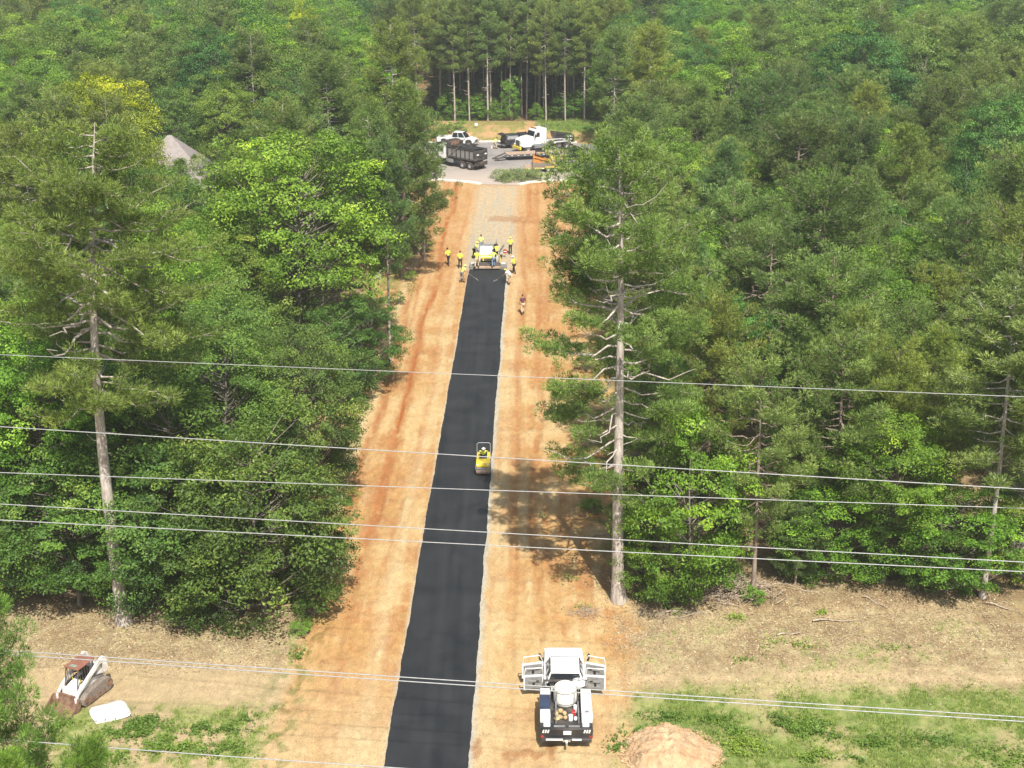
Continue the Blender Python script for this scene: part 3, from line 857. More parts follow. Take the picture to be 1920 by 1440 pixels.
def ch_right_front(x, y):
    if y < 75: return ('pine_young', pick([('pine', 3), ('pineb', 2)]), fr.uniform(5, 9), 1.25) if fr.random() < .5 else ('broad_low', pick([('oak', 2), ('olive', 1)]), fr.uniform(4, 7), 1.25)
    if fr.random() < 0.10 and y > 80: return 'broad', pick([('bright', 2), ('blue', 1)]), fr.uniform(12, 15), 0.85
    return 'pine_young', pick([('pine', 5), ('pineb', 3), ('olive', 2), ('pined', 2)]), fr.uniform(12.0, 17.5), fr.uniform(0.9, 1.2)
def ch_left_front(x, y):
    r = fr.random()
    if r < 0.16: return 'pine_tall', pick([('pine', 3), ('olive', 2)]), fr.uniform(16, 20), 1.1
    if r < 0.28: return 'broad_low', pick([('oak', 3), ('oakd', 2)]), fr.uniform(7, 10), 1.1
    if r < 0.38: return 'pine_young', 'pine', fr.uniform(12, 16), 1.0
    return 'broad', pick([('oak', 4), ('oakd', 3), ('bright', 2), ('olive', 1)]), fr.uniform(11, 16), fr.uniform(0.85, 1.1)
def ch_back(x, y):
    r = fr.random()
    if -16 < x < 16 and y < 250 and r < .7: return 'pine_tall', pick([('pine', 3), ('olive', 3), ('pined', 1)]), fr.uniform(18, 22), fr.uniform(.85, 1.1)
    if r < 0.18: return 'pine_young', pick([('pine', 3), ('olive', 1), ('pined', 2)]), fr.uniform(15, 19), 1.15
    if r < 0.23: return 'pine_tall', pick([('pine', 3), ('pined', 1)]), fr.uniform(18, 21), 1.2
    if r < 0.62: return 'broad_dome', pick([('oak', 3), ('bright', 4), ('blue', 2), ('lime', 3), ('grey', 2)]), fr.uniform(14, 20), fr.uniform(.7, 1.05)
    if r < 0.75: return 'broad_round', pick([('oak', 3), ('bright', 4), ('blue', 2), ('oakd', 1), ('lime', 2), ('grey', 1)]), fr.uniform(15, 19), fr.uniform(.75, 1.0)
    return 'broad', pick([('oak', 4), ('bright', 4), ('blue', 2), ('lime', 2), ('grey', 1)]), fr.uniform(14, 19), fr.uniform(.85, 1.15)
fill(69.5, 165, 2600, 'r', ch_right_front, 4.5)
fill(69.5, 165, 1500, 'l', ch_left_front, 4.5)
# stand of tall bare pines behind the parking area
for _ in range(160):
    x, y = fr.uniform(-12, 16), fr.uniform(222, 252)
    if (-2.5 < x < 4.5 and y < 229) or not far_enough(x, y, 2.3): continue
    c = pick([('pine', 3), ('olive', 3), ('pined', 1)]); lab = label_for('pine_tall', c, x, y)
    put_tree('pine_tall', x, y, fr.uniform(18, 22), GR[c], lab, group='all ' + lab.replace('pine ', 'pines '), wide=fr.uniform(.75, 1.1), rng=fr)
for i in range(13):
    x = -10.5 + i * 2.05 + fr.uniform(-.6, .6); y = fr.uniform(224.5, 230)
    if abs(x - .5) < 1.5: continue
    lab = 'sunlit low sapling between the bare pine trunks behind the parking area'
    put_tree('broad_low', x, y, fr.uniform(2.2, 5.0), GR[pick([('bright', 2), ('oak', 2)])], lab, group='saplings between the bare pine trunks', wide=1.2, rng=fr)
for _ in range(60):
    x, y = fr.uniform(-13, 17), fr.uniform(231, 262)
    if not far_enough(x, y, 1.6): continue
    c = pick([('oak', 3), ('bright', 2), ('blue', 1)]); lab = ('tall ' if y > 246 else 'shaded ') + label_for('broad_low', c, x, y)
    put_tree('broad_low', x, y, fr.uniform(3, 6) if y < 246 else fr.uniform(9, 13), GR[c], lab, group='all ' + lab.replace('tree', 'trees'), wide=1.4 if y < 246 else 1.0, rng=fr)
fill(150, 232, 1700, 'b', ch_back, 5.6)
fill(222, 262, 900, 'b', ch_back, 6.6)
# small bushes and saplings along the edges of the cutting
sr = random.Random(8)
for (px, py, h, c, lab) in (
    (585, 1150, 1.3, 'oakd', 'small bush at the right front corner of the left wood'), (565, 1185, .8, 'bright', 'low green weed clump beside the left clay verge'),
    (1075, 770, 1.5, 'oakd', 'low bush in the shade on the right verge below the cable'), (1050, 745, 1.0, 'lime', 'light green weed clump on the right clay verge'),
    (1090, 880, 1.5, 'oakd', 'dark shaded bush left of the big right pine'), (1110, 955, 1.0, 'bright', 'sunlit low bush left of the big right pine trunk'),
    (1100, 690, 1.5, 'oakd', 'green bush under the white limbs of the big right pine'),
    (1415, 1125, 1.0, 'bright', 'small pine green bush at the foot of the thin bare trunk'), (1500, 1075, 1.6, 'oakd', 'bush right of the thin bare pine trunk'),
(790, 470, 1.8, 'oak', 'bush at the left edge of the clay near the walking worker'),
    (800, 400, 2.0, 'oakd', 'dark bush on the left verge below the overhanging pine'), (775, 430, 2.2, 'oak', 'bush left of the cleared lane'),
    (770, 520, 1.0, 'bright', 'low green weeds at the edge of the left verge'), (745, 565, 1.2, 'oak', 'low bush under the overhanging dark tree'),
    (1060, 400, 2.2, 'oak', 'green bush right of the gravel lane'), (1075, 365, 2.4, 'bright', 'bright bush hiding the right end of the white kerb'),
    (1085, 310, 2.5, 'oak', 'bush beside the yellow equipment'), (1083, 318, 3.4, 'oak', 'tall leafy bush partly hiding the yellow machines'), (1090, 335, 2.4, 'bright', 'leafy bush in front of the loaded trailer'),
    (825, 262, 2.0, 'olive', 'yellowish bush behind the white pickup'), (853, 250, 2.6, 'bright', 'small sapling behind the white pickup'), (957, 228, 7.0, 'bright', 'slim bright sapling in front of the bare pines')):
    q = at(px, py + 6)
    if h > 5:
        put_tree('broad_low', q.x, q.y, h, GR[c], lab, wide=0.6, rng=sr)
    else:
        put_tree('shrub', q.x, q.y, h, GR[c], lab, wide=1.0, rng=sr)
print('TREES', len(TREES))
from collections import Counter
print(Counter(o.name.split('.')[0] for o in scene.objects))

# wood beyond the last single trees: reads as one mass
def merged_wood():
    rng = np.random.default_rng(3)
    protos = []
    for i in range(3):
        n = 1500
        d = rvec(rng, n); d[:, 2] = np.abs(d[:, 2]) * 1.1 - .25
        lump = 1 + .22 * np.sin(d[:, 0] * 7 + i) * np.sin(d[:, 1] * 6 + 2 * i) + .12 * np.sin(d[:, 2] * 11 + 3 * d[:, 0] * 4)
        C = d * lump[:, None] * rng.uniform(.75, 1.0, n)[:, None] * np.array([4.8, 4.8, 6.0]) + np.array([0, 0, 10.5])
        V, F, T = leaves(rng, C, d, .75, .40 + rng.normal(0, .12, n))
        protos.append((V, T))
    Vs, Ts = [], []
    for _ in range(330):
        y = rng.uniform(264, 345); x = rng.uniform(-.40 * y, .40 * y)
        V, T = protos[rng.integers(3)]
        a = rng.uniform(0, 6.28); c, s_ = math.cos(a), math.sin(a); k = rng.uniform(.85, 1.15)
        Vs.append(np.stack([V[:, 0] * c - V[:, 1] * s_, V[:, 0] * s_ + V[:, 1] * c, V[:, 2]], 1) * k + np.array([x, y, 0]))
        Ts.append(np.clip(T + rng.normal(0, .16), 0, 1))
    V = np.concatenate(Vs); F = np.arange(len(V)).reshape(-1, 4)
    o = link_mesh('distant_wood', np_mesh('distant_wood', V, F, M['leaf'], {'tint': ('FLOAT', np.concatenate(Ts))}), None)
    o.color = (.9, 1, 1, 1)
    tag(o, 'distant mixed wood closing the view at the very top', 'wood', kind='stuff')
merged_wood()

# ---------------------------------------------------------------- ground
def axis_pts(segs):
    out = [segs[0][0]]
    for a, b, d in segs:
        n = max(1, int(round((b - a) / d)))
        out += list(a + (b - a) * (np.arange(1, n + 1) / n))
    return np.array(out)

def zone_color(X, Y):
    """base colour of bare earth, litter, grass and gravel (no light in it), and a height"""
    u = X - roadc(Y)
    n1 = fbm(X * .35, Y * .35, 3); n2 = fbm(X * 1.4, Y * .75, 5); n3 = fbm(X * 3.8, Y * 2.2, 9)
    st = fbm(u * 2.2, Y * .10, 12, 4)          # streaks along the lane
    st2 = fbm(u * 5.5, Y * .22, 15, 3)
    def C(r, g, b): return np.array([r, g, b])
    def mix(A, B, t): return A + (B - A) * t[..., None]
    sh = X.shape + (3,)
    orange = C(.62, .345, .145); pale = C(.73, .49, .255); red = C(.52, .215, .085); cream = C(.78, .60, .37)
    clay = mix(np.broadcast_to(orange, sh), np.broadcast_to(pale, sh), sstep(.36, .64, n1 * .45 + st * .25 + n2 * .3))
    clay = mix(clay, np.broadcast_to(cream, sh), sstep(.56, .70, n3 * .35 + n2 * .30 + st2 * .35) * .6)
    clay = mix(clay, np.broadcast_to(red, sh), sstep(.56, .42, n1 * .5 + st * .5) * sstep(.42, .58, n2 * .6 + n3 * .4) * .65)
    # red wheel ruts left of the lane
    for c0, w, a in ((-5.0, .34, 1.2), (-6.7, .30, .9), (-5.9, .15, .6), (3.6, .3, .7), (5.0, .25, .6), (-3.2, .18, .5)):
        wob = (fbm(Y * .06, Y * 0 + c0, 40) - .5) * 1.6
        clay = mix(clay, np.broadcast_to(red, sh), np.exp(-((u - c0 - wob) / w) ** 2) * a * sstep(60, 80, Y) * (0.5 + st2) * sstep(.22, .45, n2))
    for c0, w, a in ((-2.9, .5, .35), (-7.6, .5, .5), (2.7, .6, .3)):
        wob = (fbm(Y * .05, Y * 0 + c0, 44) - .5) * 1.2
        clay = mix(clay, np.broadcast_to(cream, sh), np.exp(-((u - c0 - wob) / w) ** 2) * a)
    # pale patch in the front, redder earth at the far end
    clay = mix(clay, np.broadcast_to(red * 1.15, sh), sstep(105, 165, Y) * .40 * sstep(.35, .6, n1))
    clay = mix(clay, np.broadcast_to(C(.72, .52, .31), sh), sstep(64, 56, Y) * .45)
    litter = mix(np.broadcast_to(C(.35, .245, .135), sh), np.broadcast_to(C(.52, .41, .245), sh), sstep(.35, .65, n3 * .6 + n1 * .4))
    litter = mix(litter, np.broadcast_to(C(.18, .10, .065), sh), sstep(.5, .7, n2) * .4)
    tan = mix(np.broadcast_to(C(.56, .41, .25), sh), np.broadcast_to(C(.66, .47, .28), sh), n1)
    grass = mix(np.broadcast_to(C(.22, .29, .075), sh), np.broadcast_to(C(.43, .41, .17), sh), sstep(.38, .66, n1 * .4 + n3 * .6))
    gravel = mix(np.broadcast_to(C(.50, .44, .37), sh), np.broadcast_to(C(.60, .51, .40), sh), n2)
    col_ = clay.copy()
    xl = edge_l(Y); xr = edge_r(Y)
    jit = (n2 - .5) * 2.2 + (n1 - .5) * 2.0
    front = sstep(68.5, 66.5, Y + jit * .4)
    # forest floor
    forest = np.maximum(sstep(xl + .5, xl - .6, X + jit), sstep(xr - 1.6, xr - .2, X + jit)) * (1 - front) * sstep(178, 176, Y)
    floor = mix(litter, np.broadcast_to(C(.33, .18, .095), sh), sstep(.4, .6, n1) * .5)
    col_ = mix(col_, floor, forest)
    # right of way in front
    lfx = -11.0 + (Y - 60) * .02; rfx = np.interp(Y, [50, 56, 60, 63, 68], [4.5, 5.0, 5.6, 5.9, 6.0])
    side = np.maximum(sstep(lfx + .5, lfx - .7, X + jit * .5), sstep(rfx - .6, rfx + 1.2, X + jit * 1.1))
    leftm = X < -4
    strip = np.where(leftm[..., None], litter * 1.2, mix(litter * 1.25, tan, np.clip(sstep(.45, .6, n1), 0, 1) * .6))
    sparse = sstep(.50, .66, n1 * .55 + n3 * .45)
    strip = mix(strip, grass, sparse * np.where(leftm, .05, .75) * sstep(67.5, 65, Y))
    strip = strip * (1 + (fbm(X * 7, Y * 7, 51, 2) - .5) * .35)[..., None]
    gl = np.where(leftm, sstep(59.2, 57.6, Y + jit * .8) * sstep(-22.5, -20, X + jit), sstep(60.6, 58.6, Y + jit * .9))
    bare = np.where(leftm, sstep(63.2, 61.8, Y + jit * .3), sstep(62.6, 61.2, Y + jit * .5) * .45)
    strip = mix(strip, tan, bare)
    wd = np.where(leftm, sstep(.42, .56, n1 * .5 + n2 * .5), 1 - .65 * sstep(.54, .66, n1 * .6 + n2 * .4))
    strip = mix(strip, grass, gl * wd)
    rib = np.exp(-((Y - 60.6 - .01 * X - (n1 - .5) * .8) / .35) ** 2) * (X > 3) * sstep(.3, .55, n2)
    strip = mix(strip, np.broadcast_to(C(.74, .52, .32), sh), rib * .8)
    col_ = mix(col_, strip, side * sstep(69.0, 67.0, Y + jit * .5))
    # grass growing along the verges
    vg = np.exp(-((X - (xl + 1.6)) / 1.0) ** 2) * sstep(92, 112, Y) * sstep(162, 150, Y) * sstep(.40, .56, n2)
    vg = np.maximum(vg, np.exp(-((X - (xl + 1.8)) / 1.1) ** 2) * sstep(.50, .62, n3) * sstep(100, 80, Y) * .8)
    vg = np.maximum(vg, np.exp(-((X - (xr - 2.4)) / 1.0) ** 2) * sstep(.47, .6, n2) * sstep(72, 78, Y) * sstep(112, 104, Y))
    col_ = mix(col_, np.broadcast_to(C(.16, .22, .055), sh), np.clip(vg, 0, 1) * .75)
    # gravel lane under and beyond the new asphalt
    gw = 1.84 + .10 * (n2 - .5) + sstep(136, 139, Y) * .12
    gv = sstep(gw + .16 + .9 * sstep(136, 139, Y), gw - .05, np.abs(u - .05 + (n3 - .5) * .3)) * sstep(180, 176, Y)
    gcol = mix(gravel, np.broadcast_to(C(.70, .49, .31), sh), np.clip(sstep(.35, .62, st2) * .55 + sstep(136, 178, Y) * .35, 0, 1))
    col_ = mix(col_, gcol, gv)
    rim = np.clip(np.exp(-((u - 1.95 - (n2 - .5) * .35) / .15) ** 2) * (.35 + n3) + np.exp(-((u + 1.88) / .09) ** 2) * .6 * (.3 + n3), 0, 1) * sstep(139, 136, Y)
    col_ = mix(col_, np.broadcast_to(C(.60, .54, .47), sh), rim)
    # soil and scrub round the parking area
    back = sstep(208, 210, Y) * sstep(224, 221, Y) * (np.abs(X) < 24)
    bk = mix(np.broadcast_to(C(.60, .36, .19), sh), np.broadcast_to(C(.34, .30, .10), sh), sstep(.42, .58, n2 * .5 + n1 * .5))
    bk = mix(bk, np.broadcast_to(C(.15, .26, .05), sh), sstep(3, 5, X) * sstep(213, 216, Y))
    col_ = mix(col_, bk, back)
    fl2 = sstep(220, 223, Y)
    col_ = mix(col_, mix(litter * .9, np.broadcast_to(C(.36, .14, .07), sh), sstep(.4, .6, n1) * .6), fl2)
    # damp run-off behind the service truck and by the lane
    def stain(cx, cy, rx, ry, a, sd):
        nonlocal col_
        d = ((X - cx) / rx) ** 2 + ((Y - cy) / ry) ** 2 + (fbm(X * 2.5, Y * 2.5, sd) - .5) * 2.6
        col_ = mix(col_, np.broadcast_to(C(.46, .22, .10), sh), sstep(1.1, .5, d) * a)
    for (px, py, rx, ry, a) in ((1035, 1395, .25, 1.1, .8), (985, 1412, 1.0, .35, .7), (893, 1405, .28, 1.0, .7), (960, 1420, .5, .35, .6), (560, 1330, .8, .5, .35), (615, 1240, .6, .4, .35),
                            (950, 410, 2.6, 1.6, .55), (985, 415, 2.0, 1.0, .6), (850, 385, 2.0, 1.6, .3)):
        q = at(px, py); stain(q.x, q.y, rx, ry, a, int(px))
    # height: ruts, clods and gentle swells away from the lane
    flat = sstep(2.1, 2.9, np.abs(u)) * sstep(178, 172, Y)
    Z = ((n1 - .5) * .22 + (n2 - .5) * .10 + (n3 - .5) * .05 + (st - .5) * .10) * flat
    Z = Z + (fbm(X * 6, Y * 5, 78, 3) - .5) * .07 * flat
    for c0, w_ in ((-5.0, .26), (-6.7, .24), (3.6, .22), (5.0, .22)):
        wob = (fbm(Y * .06, Y * 0 + c0, 40) - .5) * 1.6
        q_ = (u - c0 - wob) / w_
        Z = Z + (.035 * np.exp(-((np.abs(q_) - 1.6) / .5) ** 2) - .07 * np.exp(-q_ ** 2)) * flat * (.5 + n1)
    Z = Z + (back > .5) * (sstep(211, 217, Y) * 1.1) + sstep(219, 223, Y) * 0
    Z = np.where(Y > 217, 1.1 + 0 * Z, Z) * sstep(400, 250, Y) if False else Z
    rough = forest * .6 + side * .4
    Z = Z + rough * (fbm(X * 6, Y * 6, 77, 2) - .5) * .10
    return np.clip(col_ * np.array([.625, .655, .61]), 0.01, .95), Z - .02

xs = axis_pts([(-1500, -300, 200), (-300, -60, 20), (-60, -26, .8), (-26, -13, .22), (-13, 9, .13), (9, 24, .22), (24, 60, .8), (60, 300, 20), (300, 1500, 200)])
ys = axis_pts([(-300, 0, 60), (0, 46, 4), (46, 70, .13), (70, 110, .2), (110, 180, .33), (180, 240, .5), (240, 320, 3), (320, 2000, 120)])
GX, GY = np.meshgrid(xs, ys)
gc, GZ = zone_color(GX, GY)
nx, ny = len(xs), len(ys)
ii = (np.arange(ny - 1)[:, None] * nx + np.arange(nx - 1)[None, :]).ravel()
GF = np.stack([ii, ii + 1, ii + nx + 1, ii + nx], 1)
GV = np.stack([GX.ravel(), GY.ravel(), GZ.ravel()], 1)
gcol = np.concatenate([gc.reshape(-1, 3), np.ones((nx * ny, 1))], 1)

def ground_material():
    m, nt, out = new_mat('earth_and_grass')
    b = N(nt, "ShaderNodeBsdfPrincipled"); b.inputs['Roughness'].default_value = 0.95; b.inputs['Specular IOR Level'].default_value = 0.1
    a = N(nt, "ShaderNodeAttribute", attribute_name='earth')
    g = N(nt, "ShaderNodeNewGeometry")
    n1 = N(nt, "ShaderNodeTexNoise"); n1.inputs['Scale'].default_value = 3.2; n1.inputs['Detail'].default_value = 9; n1.inputs['Roughness'].default_value = 0.72
    n2 = N(nt, "ShaderNodeTexNoise"); n2.inputs['Scale'].default_value = 17; n2.inputs['Detail'].default_value = 5; n2.inputs['Roughness'].default_value = 0.7
    mp = N(nt, "ShaderNodeMapping"); mp.inputs['Scale'].default_value = (1, .4, 1); nt.links.new(g.outputs['Position'], mp.inputs[0])
    nt.links.new(mp.outputs[0], n1.inputs['Vector']); nt.links.new(g.outputs['Position'], n2.inputs['Vector'])
    r1 = N(nt, "ShaderNodeMapRange"); r1.inputs[1].default_value = .3; r1.inputs[2].default_value = .7; r1.inputs[3].default_value = .80; r1.inputs[4].default_value = 1.18
    r2 = N(nt, "ShaderNodeMapRange"); r2.inputs[1].default_value = .3; r2.inputs[2].default_value = .7; r2.inputs[3].default_value = .62; r2.inputs[4].default_value = 1.36
    nt.links.new(n1.outputs[0], r1.inputs[0]); nt.links.new(n2.outputs[0], r2.inputs[0])
    mu = N(nt, "ShaderNodeMath", operation='MULTIPLY'); nt.links.new(r1.outputs[0], mu.inputs[0]); nt.links.new(r2.outputs[0], mu.inputs[1])
    mx = N(nt, "ShaderNodeMix", data_type='RGBA', blend_type='MULTIPLY'); mx.inputs[0].default_value = 1
    nt.links.new(a.outputs['Color'], mx.inputs[6]); nt.links.new(mu.outputs[0], mx.inputs[7])
    nt.links.new(mx.outputs[2], b.inputs['Base Color'])
    bp = N(nt, "ShaderNodeBump"); bp.inputs['Strength'].default_value = 0.55; bp.inputs['Distance'].default_value = 0.06
    ad = N(nt, "ShaderNodeMath", operation='ADD'); nt.links.new(n1.outputs[0], ad.inputs[0]); nt.links.new(n2.outputs[0], ad.inputs[1])
    nt.links.new(ad.outputs[0], bp.inputs['Height']); nt.links.new(bp.outputs[0], b.inputs['Normal'])
    nt.links.new(b.outputs[0], out.inputs[0])
    return m
M['ground'] = ground_material()
gm = np_mesh('ground', GV, GF, M['ground'], {'earth': ('FLOAT_COLOR', gcol)}, smooth=True)
tag(link_mesh('ground', gm, None), kind='structure')

# asphalt mat: a real 6 cm thick slab with ragged edges
def asphalt_mat():
    m, nt, out = new_mat('fresh_asphalt')
    b = N(nt, "ShaderNodeBsdfPrincipled")
    b.inputs['Specular IOR Level'].default_value = 0.35
    g = N(nt, "ShaderNodeNewGeometry")
    mp = N(nt, "ShaderNodeMapping"); mp.inputs['Scale'].default_value = (1, .04, 1); mp.inputs['Rotation'].default_value = (0, 0, 0.016)
    nt.links.new(g.outputs['Position'], mp.inputs[0])
    s1 = N(nt, "ShaderNodeTexNoise"); s1.inputs['Scale'].default_value = 2.2; s1.inputs['Detail'].default_value = 5
    nt.links.new(mp.outputs[0], s1.inputs['Vector'])
    s2 = N(nt, "ShaderNodeTexNoise"); s2.inputs['Scale'].default_value = 40; s2.inputs['Detail'].default_value = 4
    nt.links.new(g.outputs['Position'], s2.inputs['Vector'])
    s3 = N(nt, "ShaderNodeTexNoise"); s3.inputs['Scale'].default_value = .55; s3.inputs['Detail'].default_value = 3
    nt.links.new(g.outputs['Position'], s3.inputs['Vector'])
    cr = N(nt, "ShaderNodeValToRGB")
    cr.color_ramp.elements[0].position = .34; cr.color_ramp.elements[0].color = (.0105, .012, .014, 1)
    cr.color_ramp.elements[1].position = .68; cr.color_ramp.elements[1].color = (.026, .028, .031, 1)
    av = N(nt, "ShaderNodeMath", operation='ADD'); nt.links.new(s1.outputs[0], av.inputs[0]); nt.links.new(s3.outputs[0], av.inputs[1])
    hf = N(nt, "ShaderNodeMath", operation='MULTIPLY'); hf.inputs[1].default_value = .5; nt.links.new(av.outputs[0], hf.inputs[0])
    nt.links.new(hf.outputs[0], cr.inputs[0]); nt.links.new(cr.outputs[0], b.inputs['Base Color'])
    rr = N(nt, "ShaderNodeMapRange"); rr.inputs[3].default_value = .55; rr.inputs[4].default_value = .85
    nt.links.new(s3.outputs[0], rr.inputs[0]); nt.links.new(rr.outputs[0], b.inputs['Roughness'])
    bp = N(nt, "ShaderNodeBump"); bp.inputs['Strength'].default_value = .5; bp.inputs['Distance'].default_value = .012
    nt.links.new(s2.outputs[0], bp.inputs['Height']); nt.links.new(bp.outputs[0], b.inputs['Normal'])
    nt.links.new(b.outputs[0], out.inputs[0])
    return m
M['asphalt'] = asphalt_mat()
yy = np.arange(30, 137.21, .2)
lw = 1.8 + (fbm(yy * .35, yy * 0, 61) - .5) * .16 + (fbm(yy * 2.7, yy * 0, 62) - .5) * .07
rw = 1.8 + (fbm(yy * .22, yy * 0, 63) - .5) * .26 + (fbm(yy * 2.3, yy * 0, 64) - .5) * .08
rc = roadc(yy)
rows = []
for off, z in ((-lw - .07, -.03), (-lw, .055), (-lw * .6, .06), (0 * lw, .068), (rw * .6, .06), (rw, .055), (rw + .07, -.03)):
    rows.append(np.stack([rc + off, yy, np.full_like(yy, z)], 1))
AV = np.stack(rows, 1).reshape(-1, 3); k7 = 7
i0 = (np.arange(len(yy) - 1)[:, None] * k7 + np.arange(6)[None, :]).ravel()
AF = np.stack([i0, i0 + 1, i0 + k7 + 1, i0 + k7], 1)
tag(link_mesh('asphalt_road', np_mesh('asphalt_road', AV, AF, M['asphalt']), None), kind='structure')

# concrete paved parking area (old worn asphalt) beyond the lane
def worn_mat():
    m, nt, out = new_mat('worn_paving')
    b = N(nt, "ShaderNodeBsdfPrincipled"); b.inputs['Roughness'].default_value = .9
    g = N(nt, "ShaderNodeNewGeometry")
    s1 = N(nt, "ShaderNodeTexNoise"); s1.inputs['Scale'].default_value = .35; s1.inputs['Detail'].default_value = 8
    sep = N(nt, "ShaderNodeSeparateXYZ"); nt.links.new(g.outputs['Position'], sep.inputs[0])
    nt.links.new(g.outputs['Position'], s1.inputs['Vector'])
    cr = N(nt, "ShaderNodeValToRGB")
    cr.color_ramp.elements[0].position = .35; cr.color_ramp.elements[0].color = (.19, .175, .165, 1)
    cr.color_ramp.elements[1].position = .65; cr.color_ramp.elements[1].color = (.26, .235, .215, 1)
    nt.links.new(s1.outputs[0], cr.inputs[0])
    mr = N(nt, "ShaderNodeMapRange"); mr.inputs[1].default_value = 193; mr.inputs[2].default_value = 183
    nt.links.new(sep.outputs[1], mr.inputs[0])
    ml = N(nt, "ShaderNodeMath", operation='MULTIPLY'); nt.links.new(mr.outputs[0], ml.inputs[0]); ml.inputs[1].default_value = .85
    mx = N(nt, "ShaderNodeMix", data_type='RGBA'); mx.inputs[7].default_value = (.41, .34, .28, 1)
    nt.links.new(ml.outputs[0], mx.inputs[0]); nt.links.new(cr.outputs[0], mx.inputs[6])
    nt.links.new(mx.outputs[2], b.inputs['Base Color']); nt.links.new(b.outputs[0], out.inputs[0])
    return m
M['worn'] = worn_mat()
M['kerb'] = surf('pale_concrete', (.66, .62, .55), .85, var=.12, scale=3, bump=.2)
LOT = [(-24, 181.8), (-9.3, 181.0), (-5.2, 179.4), (-3.6, 178.6), (.9, 178.2), (2.4, 180.0), (9.0, 181.5), (17, 183), (18, 205), (9, 208.5), (-2, 209.2), (-10, 208.6), (-24, 207)]
bm = bmesh.new(); f = bm.faces.new([bm.verts.new((x, y, .012)) for x, y in LOT]); bmesh.ops.triangulate(bm, faces=[f])
me = bpy.data.meshes.new('parking_area'); bm.to_mesh(me); bm.free()
tag(link_mesh('parking_area', me, M['worn']), kind='structure')
def kerb(pts, w, h, label):
    W = []; 
    P = [Vector((x, y, 0)) for x, y in pts]
    bm = bmesh.new(); prev = None
    for i, p_ in enumerate(P):
        d = (P[min(i + 1, len(P) - 1)] - P[max(i - 1, 0)]).normalized(); n_ = Vector((-d.y, d.x, 0))
        ring = [bm.verts.new(p_ + n_ * a + Vector((0, 0, z))) for a, z in ((-w / 2, -.1), (-w / 2, h * .9), (-w / 2 + .03, h), (w / 2 - .03, h), (w / 2, h * .9), (w / 2, -.1))]
        if prev:
            for a in range(5): bm.faces.new((prev[a], prev[a + 1], ring[a + 1], ring[a]))
        else: bm.faces.new(ring)
        prev = ring
    bm.faces.new(prev[::-1])
    me = bpy.data.meshes.new('kerb'); bm.to_mesh(me); bm.free()
    return tag(link_mesh('kerb', me, M['kerb']), label, 'kerb')
kerb([(-20, 182.0), (-9.4, 181.4), (-5.4, 179.9), (-4.0, 178.7)], .62, .16, 'pale concrete kerb in front of the dump truck at the left of the lane mouth')
kerb([(-24, 207.4), (-10, 208.9), (-2, 209.5), (4, 209.0), (9.5, 208.6)], .5, .16, 'pale back kerb behind the white pickup and the dark pickup')
kerb([(.9, 178.4), (2.3, 179.9), (5, 180.9), (9.0, 181.6), (15, 182.8)], .55, .16, 'pale concrete kerb at the right of the lane mouth below the trailers')

# ---------------------------------------------------------------- service truck with four open doors
def pickup_cab(root, body, x0=-.35, roof=(-.2, 1.35), hood=3.35, wid=1.0, zb=1.18, zr=1.92, crew=True, doors=True, hoodx=2.05):
    """lower cab shell, bonnet, roof, glass; x forward"""
    b = MB()
    b.prism([(x0, .42), (hoodx, .42), (hoodx, zb), (x0, zb)], -wid + .02, wid - .02)
    b.build('cab', M[body], root, bevel=.04)
    h = MB()
    h.prism([(hoodx - .02, .50), (hood - .12, .45), (hood, .55), (hood, .92), (hood - .06, 1.02), (hood - .5, 1.12), (hoodx - .02, zb + .02)], -wid + .03, wid - .03)
    for v_ in range(len(h.v)):
        x_, y_, z_ = h.v[v_]
        if x_ > hood - .2: h.v[v_] = (x_, y_ * .86, z_)
    h.build('bonnet', M[body], root, bevel=.10, seg=3)
    g = MB().frus(x0 + .02, hoodx - .1, wid - .10, zb, roof[0] + .02, roof[1] + .02, .66, zr - .02)
    g.build('window_glass', M['glass'], root)
    r = MB()
    r.frus(roof[0] - .03, roof[1] + .05, .72, zr - .07, roof[0] + .06, roof[1] - .06, .62, zr + .03)
    for sd in (1, -1):      # pillars
        for xa, xb in ((x0 + .04, roof[0]), (hoodx - .16, roof[1]), (x0 + (hoodx - x0) * .47, (roof[0] + roof[1]) / 2)):
            r.cyl((xa, sd * (wid - .09), zb - .02), (xb, sd * .665, zr - .03), .04, n=6)
    r.build('roof', M[body], root, bevel=.035, seg=3)
    sl = MB()  # roof edge seals, plus dark bars put in for the windscreen shadow line
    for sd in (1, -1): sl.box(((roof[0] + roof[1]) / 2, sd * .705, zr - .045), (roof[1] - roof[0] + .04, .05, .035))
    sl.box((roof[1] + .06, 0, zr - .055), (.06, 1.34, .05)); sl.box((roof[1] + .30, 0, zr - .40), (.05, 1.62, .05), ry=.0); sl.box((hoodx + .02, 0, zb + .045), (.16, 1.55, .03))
    sl.build('seal_and_shade_line', M['seat'], root)
    gr = MB().box((hood + .005, 0, .78), (.05, 1.3, .26)); gr.build('grille', M['dark_steel'], root, bevel=.01)
    for sd in (1, -1):
        MB().box((hood - .01, sd * .80, .80), (.07, .26, .22)).build('headlight', M['lamp'], root, bevel=.02)
    MB().box((hood + .10, 0, .50), (.16, wid * 1.92, .22)).build('bumper', M['chrome'], root, bevel=.03)

